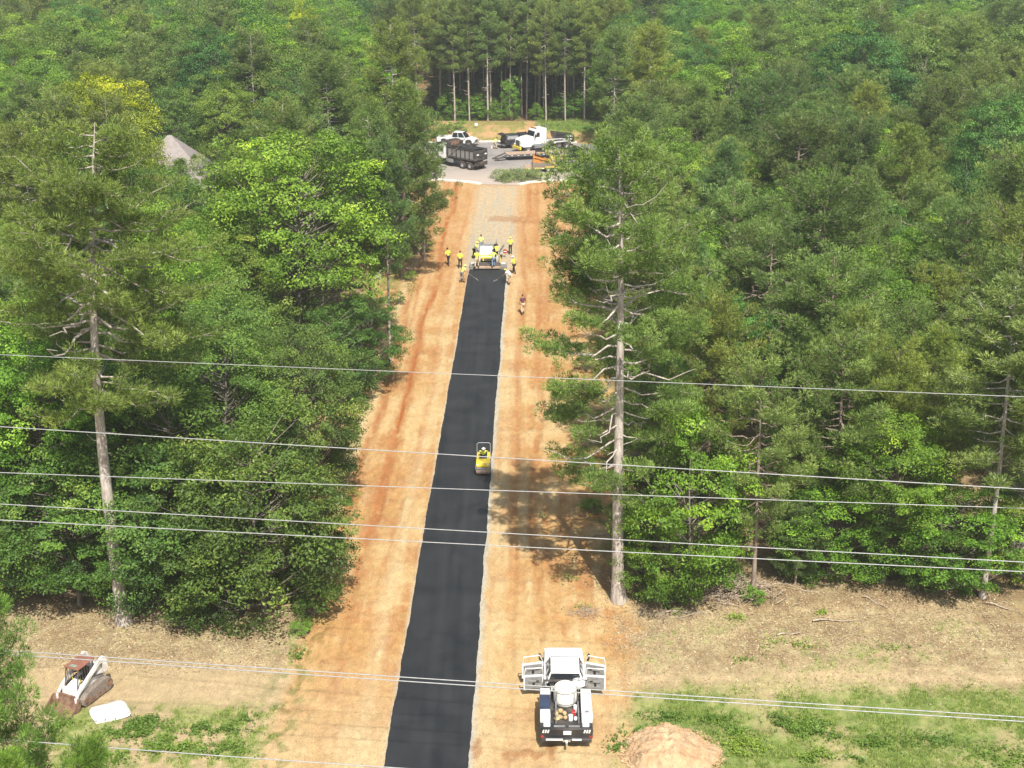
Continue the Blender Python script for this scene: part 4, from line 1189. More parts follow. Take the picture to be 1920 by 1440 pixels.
def open_door(root, x, side, ang, L, H=.78, body='white', mirror=False, win=.42):
    """door hinged at its front edge (x), opened by ang"""
    d = MB(); t = .07
    # local door frame: runs along -x from the hinge when shut
    d.box((-L / 2, 0, H / 2), (L, t, H))
    z1 = H + win
    d.tube([(-.02, 0, H), (-.20 if mirror else -.06, -.10, z1), (-L + .08, -.10, z1), (-L + .02, 0, H)], .028, 6)
    o = d.build('door', M[body], root, bevel=.02)
    o.location = (x, side * 1.0, .42); o.scale = (1, side, 1)
    o.rotation_euler = (0, 0, -side * ang)
    i = MB().box((-L / 2, -.050, H * .5), (L * .86, .03, H * .82)).box((-L * .45, -.085, H * .62), (L * .6, .06, .10)).box((-L * .5, -.075, H * .22), (L * .7, .05, .14))
    i.build('door_trim', M['interior'], o, bevel=.012)
    i = MB().box((-L * .5, -.102, H * .45), (.10, .03, .2)).box((-L * .3, -.12, H * .66), (.14, .03, .05)); i.build('door_handle', M['seat'], o)
    if mirror:
        MB().box((-.10, .26, H + .12), (.09, .20, .30)).cyl((-.05, .03, H + .02), (-.10, .2, H + .08), .02, n=6).build('wing_mirror', M['black'], o, bevel=.02)
    return o

p0 = at(1056, 1300)
TX, TY = p0.x + .03, 58.15
truck = empty('service_truck', (TX, TY, 0), PI / 2 - .012, 'white crew cab service truck with all doors open and cream tank on its flatbed', 'truck')
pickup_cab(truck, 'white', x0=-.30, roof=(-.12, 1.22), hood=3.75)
open_door(truck, 2.02, 1, R(76), 1.06, mirror=True)
open_door(truck, 2.02, -1, R(72), 1.06, mirror=True)
open_door(truck, .84, 1, R(83), .95)
open_door(truck, .84, -1, R(83), .95)
for sd in (1, -1):
    wheel(truck, 2.55, sd * .90, .40, .27, 'chrome', sd)
    wheel(truck, -2.05, sd * .98, .40, .30, 'chrome', sd)
MB().box((-.6, 0, .52), (5.6, .86, .2)).build('chassis', M['dark_steel'], truck)
fb = MB().box((-1.95, 0, .86), (3.0, 2.36, .12))
fb.box((-.52, 0, 1.12), (.10, 2.0, .5)); fb.box((-1.9, 0, .93), (2.9, 1.2, .02))
fb.build('flatbed', M['blackbed'], truck, bevel=.01)
hr = MB()
for y in (-.95, -.3, .3, .95): hr.box((-.52, y, 1.5), (.06, .06, .42))
hr.box((-.52, 0, 1.70), (.07, 2.0, .07))
for y in (-.62, -.55, .55, .62, .69): hr.box((-.56, y, 1.45), (.03, .045, .2))
hr.build('headache_rack', M['dark_steel'], truck)
rl = MB()
for y in (-.60, -.52, .46, .54, .62): rl.box((-.60, y, 1.34), (.03, .05, .22))
rl.build('work_light', M['lamp'], truck)
tk = MB().lathe([(0, .96), (.30, .955), (.42, .93), (.49, .86), (.52, .74), (.53, .6), (.535, .40), (.53, .16), (.50, .06), (.44, .0), (0, 0)], (-1.22, .02, .97), 'z', 36)
tank = tk.build('tank', M['white_tank'], truck, smooth=True)
MB().lathe([(0, .10), (.13, .10), (.15, .08), (.15, 0)], (-1.22, .02, 1.925), 'z', 20).build('tank_lid', M['white'], tank, smooth=True)
bands = MB()
for z in (1.15, 1.72):
    bands.lathe([(.54, 0), (.546, 0), (.546, .03), (.54, .03)], (-1.22, .02, z), 'z', 36)
for a in range(4):
    an = a * PI / 2 + .78; bands.cyl((-1.22 + .57 * math.cos(an), .02 + .57 * math.sin(an), .93), (-1.22 + .57 * math.cos(an), .02 + .57 * math.sin(an), 1.74), .02, n=6)
bands.build('tank_cradle', M['steel'], tank)
# side boxes: left (+y) and right (-y)
MB().box((-.72, .93, 1.12), (.40, .46, .38)).box((-2.55, .95, 1.10), (.60, .46, .34)).build('toolbox', M['white'], truck, bevel=.02)
MB().box((-1.62, .95, 1.10), (1.20, .48, .35)).build('toolbox', M['navy'], truck, bevel=.02)
MB().box((-.92, -.93, 1.13), (.62, .48, .42)).build('toolbox', M['white'], truck, bevel=.02)
lb = MB().box((-2.05, -.93, 1.12), (1.62, .50, .40)).build('toolbox', M['white'], truck, bevel=.03)
MB().lathe([(0, .02), (.09, .02), (.11, 0), (0, 0)], (-2.55, -.93, 1.33), 'z', 16).build('latch', M['steel'], lb)
rl = MB().lathe([(0, .05), (.10, .06), (.26, .05), (.31, .02), (.31, -.14), (.10, -.18), (0, -.18)], (-.55, -.62, 1.68), 'z', 28).build('hose_reel', M['white'], truck, smooth=True)
q = MB()
for a in range(5): q.box((-.55 + .13 * math.cos(a * 1.257), -.62 + .13 * math.sin(a * 1.257), 1.745), (.16, .04, .012), rz=a * 1.257)
q.build('reel_spoke', M['steel'], rl)
MB().cyl((-.55, -.62, .95), (-.55, -.62, 1.5), .04).build('reel_stand', M['steel'], truck)
# load at the back
random.seed(3)
q = MB()
for i in range(9):
    c = (-2.35 + random.uniform(-.30, .30), .24 + random.uniform(-.2, .24), .98 + random.uniform(0, .10)); q.ell(c, (random.uniform(.09, .17), random.uniform(.09, .16), .10), 8, 6)
q.build('rags_and_hose', M['tanbag'], truck, smooth=True)
fc = MB().box((-2.25, -.33, 1.06), (.26, .20, .26)).cyl((-2.2, -.33, 1.18), (-2.2, -.33, 1.25), .03).build('fuel_can', M['red'], truck, bevel=.03)
MB().cyl((-2.62, -.2, .93), (-2.62, -.2, 1.2), .10).cyl((-1.95, -.42, .93), (-1.95, -.42, 1.28), .08).ell((-2.62, -.42, 1.02), (.12, .09, .10), 8, 6).build('bucket', M['whitecloth'], truck, smooth=True)
q = MB()
for y in (.47, -.55): q.tube([(-1.75, y, .95), (-1.75, y, 1.35), (-3.05, y, 1.30), (-3.05, y, .95)], .022)
q.build('rack_rail', M['steel'], truck)
rb = MB().box((-3.42, 0, .78), (.10, 2.34, .46)).box((-3.20, 0, 1.02), (.45, 2.3, .03))
rb.build('rear_panel', M['black'], truck, bevel=.012)
q = MB().box((-3.28, .32, 1.045), (.10, .50, .03)).box((-3.28, -.34, 1.045), (.10, .50, .03)); q.build('step_plate', M['steel'], truck)
for y in (.88, -.86): MB().box((-3.22, y, 1.09), (.26, .30, .10)).build('marker_box', M['white'], truck, bevel=.02)
for y0 in (.82, .93, 1.04, -.80, -.91, -1.02): MB().box((-3.475, y0, .90), (.02, .06, .16), rx=.3).build('tail_light', M['lamp'], truck)
MB().box((-3.475, 1.08, .62), (.03, .14, .12)).build('tail_light', M['red'], truck)
MB().box((-3.475, -1.08, .62), (.03, .14, .12)).build('tail_light', M['red'], truck)
MB().box((-3.482, -.03, .83), (.012, .36, .20)).build('number_plate', M['white'], truck, bevel=.005)
q = MB().prism([(-3.62, .42), (-3.44, .42), (-3.44, .60), (-3.62, .58)], -1.12, 1.12); q.build('rear_bumper', M['black'], truck, bevel=.02)
MB().box((-3.62, .55, .57), (.03, .75, .07)).box((-3.62, -.45, .57), (.03, .42, .07)).build('bumper_strip', M['lamp'], truck)
MB().box((-3.72, 0, .42), (.3, .08, .08)).ell((-3.84, 0, .50), (.05, .05, .05), 8, 6).box((-3.6, .0, .5), (.05, .34, .09)).build('tow_hitch', M['chrome'], truck)
q = MB()
for sd in (1, -1): q.prism([(-2.62, .50), (-2.50, .86), (-1.6, .86), (-1.48, .50), (-1.56, .50), (-1.7, .80), (-2.4, .80), (-2.54, .50)], sd * .82, sd * 1.17)
q.build('mudguard', M['black'], truck)

# ---------------------------------------------------------------- tracked skid loader and tarp
def skid():
    c = at(152, 1308)
    r = empty('skid_steer', (c.x, c.y, 0), R(-114), 'old white tracked skid loader with rusty brown roof and lowered rusty bucket', 'loader')
    r.scale = (.88, .86, .92)
    b = MB().prism([(-1.35, .40), (.72, .40), (.82, .75), (-.60, 1.08), (-1.40, 1.12)], -.52, .52); b.build('chassis', M['worn_white'], r, bevel=.03)
    MB().box((.78, 0, .78), (.06, .98, .46), ry=-.25).build('front_plate', M['worn_white'], r, bevel=.02)
    MB().box((-1.18, 0, 1.22), (.55, 1.0, .34)).build('engine_cover', M['worn_white'], r, bevel=.06)
    f = MB()
    for sd in (1, -1):
        f.tube([(.62, sd * .42, .92), (.42, sd * .42, 1.95)], .035); f.tube([(-.75, sd * .42, 1.1), (-.72, sd * .42, 1.95)], .035)
        for i in range(6): f.box((-.66 + i * .2, sd * .43, 1.52), (.02, .02, .8), ry=.08)
        f.box((-.16, sd * .43, 1.14), (1.2, .03, .06))
    cb = f.build('cab_frame', M['dark_steel'], r)
    MB().box((-.17, 0, 1.99), (1.36, .98, .07), ry=.02).build('cab_roof', M['brown_roof'], r, bevel=.02)
    MB().box((.30, 0, 2.032), (.22, .42, .012), ry=.02).build('roof_patch', M['greygreen'], r)
    MB().box((-.35, 0, 1.02), (.45, .48, .14)).box((-.58, 0, 1.32), (.10, .46, .52)).build('seat', M['seat'], r, bevel=.04)
    MB().cyl((.15, .25, .85), (.2, .25, 1.25), .02).cyl((.15, -.25, .85), (.2, -.25, 1.25), .02).box((.45, 0, .80), (.3, .7, .05)).build('control_lever', M['yellow'], r)
    for sd in (1, -1):
        a = MB().prism([(-1.62, 1.0), (-1.50, 1.82), (-1.28, 1.95), (-.9, 1.86), (.75, .98), (1.12, .62), (1.10, .36), (.98, .36), (.86, .72), (-.95, 1.60), (-1.22, 1.62), (-1.28, 1.0)], sd * .56, sd * .70)
        a.build('lift_arm', M['worn_white'], r, bevel=.02)
        a = MB().cyl((-1.2, sd * .63, .95), (-.3, sd * .63, 1.22), .045).cyl((-.3, sd * .63, 1.22), (.1, sd * .63, 1.32), .025); a.build('hydraulic_ram', M['dark_steel'], r)
        t = MB().prism([(-1.62, .42), (-1.36, .74), (-.9, .80), (.45, .66), (.80, .42), (.86, .22), (.66, .03), (-1.30, .03), (-1.55, .14)], sd * .52, sd * .92)
        n = 30
        for i in range(n):
            x = -1.28 + i * 1.9 / n; t.box((x, sd * .72, .02), (.035, .40, .03))
            t.box((-.92 + i * 1.35 / n, sd * .72, .81 - i * .14 / n), (.028, .40, .03), ry=.10)
        tr = t.build('track', M['track'], r, bevel=.02)
        w = MB()
        for x, z, rr in ((-1.32, .42, .22), (.55, .34, .20), (-.85, .2, .13), (-.45, .2, .13), (-.05, .2, .13), (.25, .2, .13)):
            w.cyl((x, sd * .90, z), (x, sd * .945, z), rr, n=16)
        w.build('roller_wheel', M['rust'], tr)
    bk = MB().prism([(1.02, .62), (1.06, .64), (1.14, .16), (1.30, .06), (1.95, .03), (1.95, .0), (1.26, .0), (1.08, .12), (1.0, .58)], -.92, .92)
    for sd in (1, -1): bk.prism([(1.02, .62), (1.12, .62), (1.95, .05), (1.95, 0), (1.26, 0), (1.08, .12)], sd * .90, sd * .93)
    for i in range(9): bk.box((1.98, -.80 + .2 * i, .02), (.16, .06, .03))
    bk.build('bucket', M['rust'], r)
    MB().box((.98, 0, .45), (.08, 1.0, .36)).box((1.0, 0, .68), (.12, 1.3, .08)).build('coupler', M['rust'], r)
skid()
def tarp():
    c = at(207, 1338); rng = np.random.default_rng(4); bm = bmesh.new()
    r = empty('tarp_bundle', (c.x, c.y, 0), R(28), 'white folded tarp bundle lying on the bare ground beside the tracked loader', 'tarp')
    for k, (sx, sy, z0, z1, ox, oy) in enumerate(((.86, .66, .0, .14, .0, .0), (.84, .64, .14, .27, -.03, .03))):
        n = 15; V = []; F = []
        for j in range(n):
            for i in range(n):
                u, v = i / (n - 1) * 2 - 1, j / (n - 1) * 2 - 1
                e = max(abs(u), abs(v)) ** 8; cut = 1 - .12 * (abs(u * v) ** 3)
                z = z1 * (1 - e) + z0 * e + (vnoise(np.array([u * 2.5 + k]), np.array([v * 2.5]), 4)[0] - .5) * .07 * (1 - e)
                V.append((u * sx * cut * (1.02 if e > .8 else .98) + ox, v * sy * cut + oy, max(z, .0) + (.012 if e < .9 else 0)))
        F = [(j * n + i, j * n + i + 1, (j + 1) * n + i + 1, (j + 1) * n + i) for j in range(n - 1) for i in range(n - 1)]
        me = MB().add(V, F).build('folded_layer', M['tarp'], r, smooth=True)
tarp()

# ---------------------------------------------------------------- ride-on roller with its driver
def roller():
    c = at(908, 893); x, y = -1.88, 86.2
    r = empty('road_roller', (x, y, .06), R(-90 - 1), 'small yellow ride-on roller compacting the fresh asphalt near its right edge', 'roller')
    r.scale = (.88, 1, .86)
    for xx in (.62, -.92):
        d = MB().lathe([(0, -.45), (.30, -.45), (.33, -.44), (.34, -.42), (.34, .42), (.33, .44), (.30, .45), (0, .45)], (xx, 0, .34), 'y', 36); d.build('drum', M['drum'], r, smooth=True)
        f = MB()
        for sd in (1, -1): f.box((xx, sd * .475, .46), (.16, .04, .34))
        f.box((xx, 0, .72), (.5, 1.0, .05)); f.box((xx + (.36 if xx > 0 else -.36), 0, .62), (.04, .98, .16)); f.build('drum_frame', M['steel'], r, bevel=.01)
    b = MB().prism([(.10, .46), (.95, .70), (.98, .86), (.90, 1.08), (.45, 1.16), (.16, 1.16)], -.44, .44); b.build('bonnet', M['yellow'], r, bevel=.05)
    # lettering-like decal on the bonnet front
    q = MB()
    for i, w in enumerate((.05, .05, .06, .05, .05)): q.box((.925, -.16 + i * .08, .99), (.012, w, .075), ry=-.35)
    q.build('decal', M['black'], r)
    b = MB().box((-.75, 0, .86), (.62, .90, .24)).box((-.25, 0, .58), (.5, .70, .10)).box((-.72, 0, 1.06), (.56, .86, .18)); b.build('rear_body', M['yellow'], r, bevel=.04)
    b = MB().box((.22, 0, 1.18), (.22, .50, .26), ry=-.35).cyl((.15, 0, 1.2), (.05, 0, 1.36), .02); b.build('console', M['seat'], r, bevel=.02)
    MB().lathe([(.15, 0), (.17, .015), (.15, .03)], (.02, 0, 1.36), 'z', 20).build('steering_wheel', M['seat'], r)
    MB().box((-.44, .02, 1.16), (.40, .46, .10)).box((-.66, .02, 1.42), (.08, .44, .44)).build('seat', M['seat'], r, bevel=.04)
    MB().tube([(-.98, .44, .8), (-1.0, .44, 1.80), (-1.0, .34, 1.90), (-1.0, -.34, 1.90), (-1.0, -.44, 1.80), (-.98, -.44, .8)], .032, 8).build('roll_bar', M['steel'], r)
    for sd in (1, -1): MB().box((.96, sd * .33, .92), (.04, .12, .08)).build('headlight', M['lamp'], r)
    return x, y
rx_, ry_ = roller()
person((rx_ + .02, ry_ + .40), PI, 'worker in hi-vis shirt and white hat sitting on the yellow roller', hat='whitecloth', pants='darkcloth', sit=True, lean=.42,
       arms=((.16, .40, 1.42), (-.16, .40, 1.42)), z=.06 + .44, h=1.62)

# ---------------------------------------------------------------- paver
def paver():
    Y0 = 137.25
    r = empty('asphalt_paver', (roadc(Y0) + .02, Y0, .02), PI / 2 - .016, 'white and grey asphalt paver at the far end of the black strip', 'paver')
    MB().box((-.18, .0, .30), (.46, 2.46, .05)).box((-.40, 0, .24), (.04, 2.5, .14)).box((.02, 0, .20), (.04, 2.5, .2)).build('rear_step', M['deck'], r, bevel=.01)
    s = MB().box((.42, 0, .26), (.62, 2.5, .42)).box((.42, 0, .52), (.4, 2.4, .10)); s.build('screed', M['dark_steel'], r, bevel=.02)
    for sd in (1, -1):
        e = MB().box((.62, sd * 1.53, .24), (.46, .56, .40)).box((.62, sd * 1.83, .26), (.7, .04, .46)); e.build('screed_extension', M['steel'], r, bevel=.015)
        MB().box((.62, sd * 1.50, .47), (.30, .46, .04)).box((.42, sd * 1.50, .30), (.03, .5, .10)).build('extension_cover', M['white'], r, bevel=.01)
        MB().prism([(1.0, .05), (3.9, .05), (4.1, .3), (3.9, .62), (1.1, .62), (.9, .3)], sd * .78, sd * 1.12).build('track', M['track'], r, bevel=.02)
        MB().prism([(.3, .55), (2.4, .50), (2.4, .64), (.3, .72)], sd * 1.16, sd * 1.22).build('tow_arm', M['yellow'], r)
    b = MB().box((2.2, 0, .95), (2.2, 1.9, .75)); b.build('tractor_body', M['worn_white'], r, bevel=.04)
    MB().box((1.95, .22, 1.50), (1.25, 1.25, .42)).box((1.95, .22, 1.73), (1.0, 1.0, .05)).build('engine_cover', M['white'], r, bevel=.06)
    MB().box((1.16, 0, 1.12), (.12, 2.2, .10)).box((1.0, 0, .92), (.2, 1.5, .12)).box((.95, .5, .75), (.1, .12, .3)).build('rear_beam', M['yellow'], r, bevel=.01)
    MB().box((1.55, -.72, 1.55), (.45, .42, .50)).box((1.7, -.72, 1.95), (.1, .4, .35)).build('control_console', M['seat'], r, bevel=.03)
    MB().cyl((2.6, -.75, 1.3), (2.6, -.75, 2.3), .06).cyl((2.6, -.75, 2.3), (2.5, -.75, 2.42), .06).build('exhaust_pipe', M['chrome'], r)
    hp = MB()
    hp.box((3.35, 0, 1.45), (.06, 1.9, .6)); hp.box((4.2, 0, .62), (1.7, 1.7, .06))
    for sd in (1, -1): hp.add([(3.35, sd * .95, .6), (5.1, sd * .95, .6), (5.1, sd * 1.5, 1.35), (3.35, sd * 1.5, 1.5), (3.35, sd * .99, .6), (5.1, sd * .99, .6), (5.1, sd * 1.54, 1.33), (3.35, sd * 1.54, 1.48)], [(0, 1, 2, 3), (4, 5, 6, 7), (0, 1, 5, 4), (1, 2, 6, 5), (2, 3, 7, 6), (3, 0, 4, 7)])
    hp.build('hopper', M['steel'], r)
    MB().ell((4.1, 0, .66), (.7, .8, .35), 16, 8).build('asphalt_load', M['seat'], r, smooth=True)
    q = MB()
    for sd in (1, -1): q.tube([(.95, sd * 1.05, .6), (.95, sd * 1.05, 1.55), (2.9, sd * 1.05, 1.75), (3.0, sd * 1.05, 1.3)], .022, 6)
    q.build('hand_rail', M['white'], r)
paver()

def W(px, py, face, label, z=0.0, **k):
    q = at(px, py, z); return person((q.x, q.y), face, label, z=z, **k)
W(841, 497, R(35), 'worker in hi-vis shirt walking on the clay, leftmost of the crew', lean=.22, step=.22, hat=None, arms=((.25, .25, 1.0), (-.3, .1, .95)))
W(863, 503, R(-8), 'worker in hi-vis shirt and black trousers watching from the left clay verge', hat=None)
w3 = W(866, 529, R(-60), 'worker in pale lime shirt and grey trousers raking the left asphalt edge', shirt='limeshirt', pants='greycloth', lean=.5, hat='limeshirt', arms=((.15, .55, 1.0), (-.12, .50, .85)))
W(889, 484, R(-70), 'hunched worker in hi-vis shirt at the left side of the paver', lean=.45, arms=((.2, .5, 1.1), (-.2, .5, 1.1)))
W(902, 471, R(-20), 'worker in hi-vis shirt standing ahead of the paver at its left', pants='jeans', hat=None, shirt='limeshirt')
W(894, 502, R(-15), 'worker in khaki trousers on the left end of the paver step', z=.35, pants='khaki', lean=.2, step=.2, hat=None, arms=((.3, .35, 1.1), (-.2, .35, 1.1)))
W(925, 501, R(15), 'worker in jeans and striped hi-vis vest on the right of the paver step', z=.35, pants='jeans', vest=True, lean=.15, hat=None, arms=((.3, .35, 1.15), (-.3, .3, 1.1)))
W(931, 489, R(20), 'worker in hi-vis shirt and black hat at the paver console', z=.6, hat='darkcloth', arms=((.2, .45, 1.1), (-.2, .45, 1.1)))
W(957, 476, R(10), 'worker in hi-vis shirt and black trousers furthest up the right side', arms=((.3, .2, 1.0), (-.3, .3, 1.1)))
W(964, 513, R(60), 'worker in hi-vis shirt and black trousers just right of the paver', lean=.15, hat='whitecloth', step=.2, arms=((.3, .3, 1.0), (-.45, .2, 1.1)))
w11 = W(954, 533, R(50), 'stooping worker in white shirt and yellow cap raking the right asphalt edge', shirt='whitecloth', pants='khaki', lean=.9, shorts=True, arms=((.15, .75, .75), (-.12, .7, .6)))
W(980, 588, R(25), 'person in dark maroon shirt and khaki trousers standing alone on the right clay', shirt='maroon', pants='khaki', hat=None)
W(929, 279, R(-60), 'person in pale shirt stooping at the open back of the dark pickup', shirt='limeshirt', pants='khaki', hat=None, lean=.6, arms=((.2, .6, .8), (-.2, .6, .8)))
def rake(x, y, dx, dy, label):
    r = empty('rake', (x, y, 0), math.atan2(dy, dx), label, 'rake')
    MB().cyl((0, 0, 1.05), (1.15, 0, .12), .013, n=6).build('handle', M['deck'], r)
    MB().box((1.17, 0, .10), (.05, .7, .10)).build('rake_head', M['steel'], r)
q = at(866, 529); rake(q.x + .35, q.y + .15, .9, .3, 'long handled rake held by the pale lime shirted worker')
q = at(954, 533); rake(q.x - .3, q.y + .35, -.8, .5, 'long handled rake held by the stooping white shirted worker')
q = at(947, 482); MB_ = empty('warning_sign', (q.x, q.y, 0), 0, 'small round red and white paddle lying at the right of the paver', 'sign')
MB().cyl((0, 0, .0), (0, 0, .55), .02, n=6).build('pole', M['steel'], MB_)
MB().cyl((0, -.02, .6), (0, .02, .6), .24, n=8).build('paddle', M['red'], MB_); MB().box((0, -.025, .6), (.30, .01, .10)).build('paddle_stripe', M['white'], MB_)

# ---------------------------------------------------------------- parked trucks
def dump_truck():
    r = empty('dump_truck', (-5.75, 189.7, .012), R(138), 'dump truck with white cab and high black ribbed box parked beside the lane mouth', 'truck')
    b = MB().box((.35, 0, 1.28), (5.0, 2.3, .10))
    for sd in (1, -1): b.box((.35, sd * 1.17, 1.98), (5.0, .08, 1.35))
    for sd in (1, -1):
        for i in range(7): b.box((-2.05 + i * .8, sd * 1.24, 1.98), (.14, .09, 1.36))
        b.box((.35, sd * 1.24, 2.64), (5.0, .12, .12)); b.box((.35, sd * 1.24, 1.36), (5.0, .10, .12))
    b.box((2.85, 0, 2.35), (.10, 2.4, 2.1)); b.box((3.25, 0, 3.38), (.9, 2.4, .07))
    for sd in (1, -1): b.box((2.55, sd * 1.18, 2.95), (.7, .07, .7))
    b.build('dump_box', M['blackbed'], r, bevel=.01)
    b = MB().box((2.78, 0, 2.98), (.02, 2.0, .62)); b.build('headboard_panel', M['rust'], r)
    for sd in (1, -1):
        b = MB()
        for i in range(6): b.box((-1.65 + i * .8, sd * 1.215, 1.98), (.60, .01, 1.0))
        b.build('side_panel', M['steel'], r)
    b = MB().box((-2.22, 0, 1.95), (.10, 2.36, 1.38))
    for z in (1.4, 1.85, 2.3): b.box((-2.29, 0, z), (.07, 2.3, .10))
    for y in (-.7, 0, .7): b.box((-2.29, y, 1.95), (.07, .08, 1.3))
    b.build('tailgate', M['blackbed'], r, bevel=.01)
    for y in (.75, -.75): MB().box((-2.34, y, 2.08), (.05, .34, .16)).build('tail_light', M['lamp'], r)
    b = MB().prism([(-1.8, 2.75), (-1.8, 2.66), (2.6, 2.66), (2.6, 2.82), (1.0, 2.9), (0, 2.78)], -1.0, 1.0); b.build('rolled_cover', M['black'], r)
    for sd in (1, -1): MB().box((1.35, sd * 1.34, 2.36), (3.0, .06, .09), ry=.62).build('cover_arm', M['chrome'], r)
    MB().box((1.4, 0, .95), (7.6, .9, .28)).box((-2.2, 0, .8), (.2, 2.3, .35)).build('chassis', M['dark_steel'], r)
    MB().box((-2.35, 0, .85), (.02, 2.2, .5)).build('mud_flap', M['rubber'], r)
    MB().box((3.0, 0, 1.1), (.4, 2.2, .9)).box((2.3, 1.0, .85), (.9, .5, .5)).build('side_locker', M['steel'], r, bevel=.03)
    c = MB().prism([(3.45, .95), (5.0, .95), (5.0, 1.95), (4.72, 2.72), (3.45, 2.78)], -1.08, 1.08); c.build('cab', M['white'], r, bevel=.08, seg=3)
    for sd in (1, -1): MB().prism([(3.85, 1.95), (4.85, 1.95), (4.62, 2.52), (3.85, 2.52)], sd * 1.085, sd * 1.10).build('side_window', M['glass'], r)
    MB().add([(5.02, -.9, 2.0), (5.02, .9, 2.0), (4.78, .9, 2.64), (4.78, -.9, 2.64), (4.98, -.9, 2.0), (4.98, .9, 2.0), (4.74, .9, 2.64), (4.74, -.9, 2.64)], [(0, 1, 2, 3), (4, 5, 6, 7), (0, 1, 5, 4), (1, 2, 6, 5), (2, 3, 7, 6), (3, 0, 4, 7)]).build('windscreen', M['glass'], r)
    h = MB().prism([(5.0, .95), (6.5, .75), (6.72, .85), (6.72, 1.5), (6.45, 1.78), (5.0, 1.98)], -.86, .86); h.build('bonnet', M['white'], r, bevel=.10, seg=3)
    for sd in (1, -1):
        MB().prism([(5.15, .75), (5.25, 1.25), (5.6, 1.42), (6.1, 1.40), (6.5, 1.1), (6.6, .75)], sd * .80, sd * 1.16).build('front_wing', M['white'], r, bevel=.06)
        MB().box((6.66, sd * .98, 1.0), (.1, .3, .22)).build('headlight', M['lamp'], r)
        MB().box((4.95, sd * 1.3, 1.95), (.12, .2, .45)).build('wing_mirror', M['chrome'], r, bevel=.02)
        wheel(r, 5.85, sd * 1.0, .52, .30, 'chrome', sd)
        for x in (-1.25, .10): wheel(r, x, sd * .98, .52, .50, 'chrome', sd)
    MB().box((6.82, 0, .72), (.14, 2.2, .3)).build('bumper', M['chrome'], r, bevel=.03)
dump_truck()

def wpickup(loc, rz, body, label, cap=False, name='pickup_truck'):
    r = empty(name, (*loc, .012), rz, label, 'pickup')
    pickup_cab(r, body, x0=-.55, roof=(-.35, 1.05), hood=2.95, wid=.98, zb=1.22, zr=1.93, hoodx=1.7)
    b = MB().prism([(-2.75, .50), (-.56, .50), (-.56, 1.20), (-2.75, 1.20)], .88, .97).prism([(-2.75, .50), (-.56, .50), (-.56, 1.20), (-2.75, 1.20)], -.97, -.88).box((-1.65, 0, .72), (2.1, 1.76, .06))
    if not cap: b.box((-2.73, 0, .90), (.07, 1.8, .56))
    b.build('bed', M[body], r, bevel=.02)
    if cap:
        c = MB().frus(-2.72, -.60, .96, 1.21, -2.62, -.62, .78, 1.90); c.build('camper_top', M[body], r, bevel=.05)
        for sd in (1, -1):
            MB().add([(-2.5, sd * .945, 1.30), (-.8, sd * .945, 1.30), (-.85, sd * .83, 1.76), (-2.4, sd * .83, 1.76), (-2.5, sd * .90, 1.30), (-.8, sd * .90, 1.30), (-.85, sd * .79, 1.76), (-2.4, sd * .79, 1.76)], [(0, 1, 2, 3), (4, 5, 6, 7), (0, 1, 5, 4), (1, 2, 6, 5), (2, 3, 7, 6), (3, 0, 4, 7)]).build('side_window', M['steel'], r)
        MB().box((-2.72, 0, 1.25), (.02, 1.7, 1.2)).build('dark_opening', M['seat'], r)
        MB().box((-3.0, 0, 1.98), (.75, 1.6, .04), ry=-.25).build('rear_hatch', M['black'], r)
        MB().box((-3.05, 0, .66), (.6, 1.8, .06)).build('tailgate', M[body], r)
        for sd in (1, -1): MB().box((-2.78, sd * .92, .98), (.05, .12, .3)).build('tail_light', M['red'], r)
    MB().box((-2.88, 0, .5), (.14, 1.8, .18)).build('rear_bumper', M['chrome'], r)
    for sd in (1, -1):
        for x in (2.1, -1.65):
            MB().prism([(x - .52, .50), (x - .44, .86), (x - .2, 1.0), (x + .2, 1.0), (x + .44, .86), (x + .52, .50)], sd * .965, sd * .99).build('wheel_arch', M['black'], r)
            wheel(r, x, sd * .90, .40, .26, 'chrome', sd)
        MB().box((1.55, sd * 1.13, 1.3), (.1, .2, .22)).build('wing_mirror', M[body], r, bevel=.02)
    return r
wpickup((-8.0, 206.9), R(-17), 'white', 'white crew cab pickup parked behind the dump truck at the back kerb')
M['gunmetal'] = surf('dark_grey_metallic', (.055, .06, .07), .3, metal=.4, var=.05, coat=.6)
wpickup((1.25, 205.6), R(24), 'gunmetal', 'dark grey pickup with camper top and its rear hatch open', cap=True)

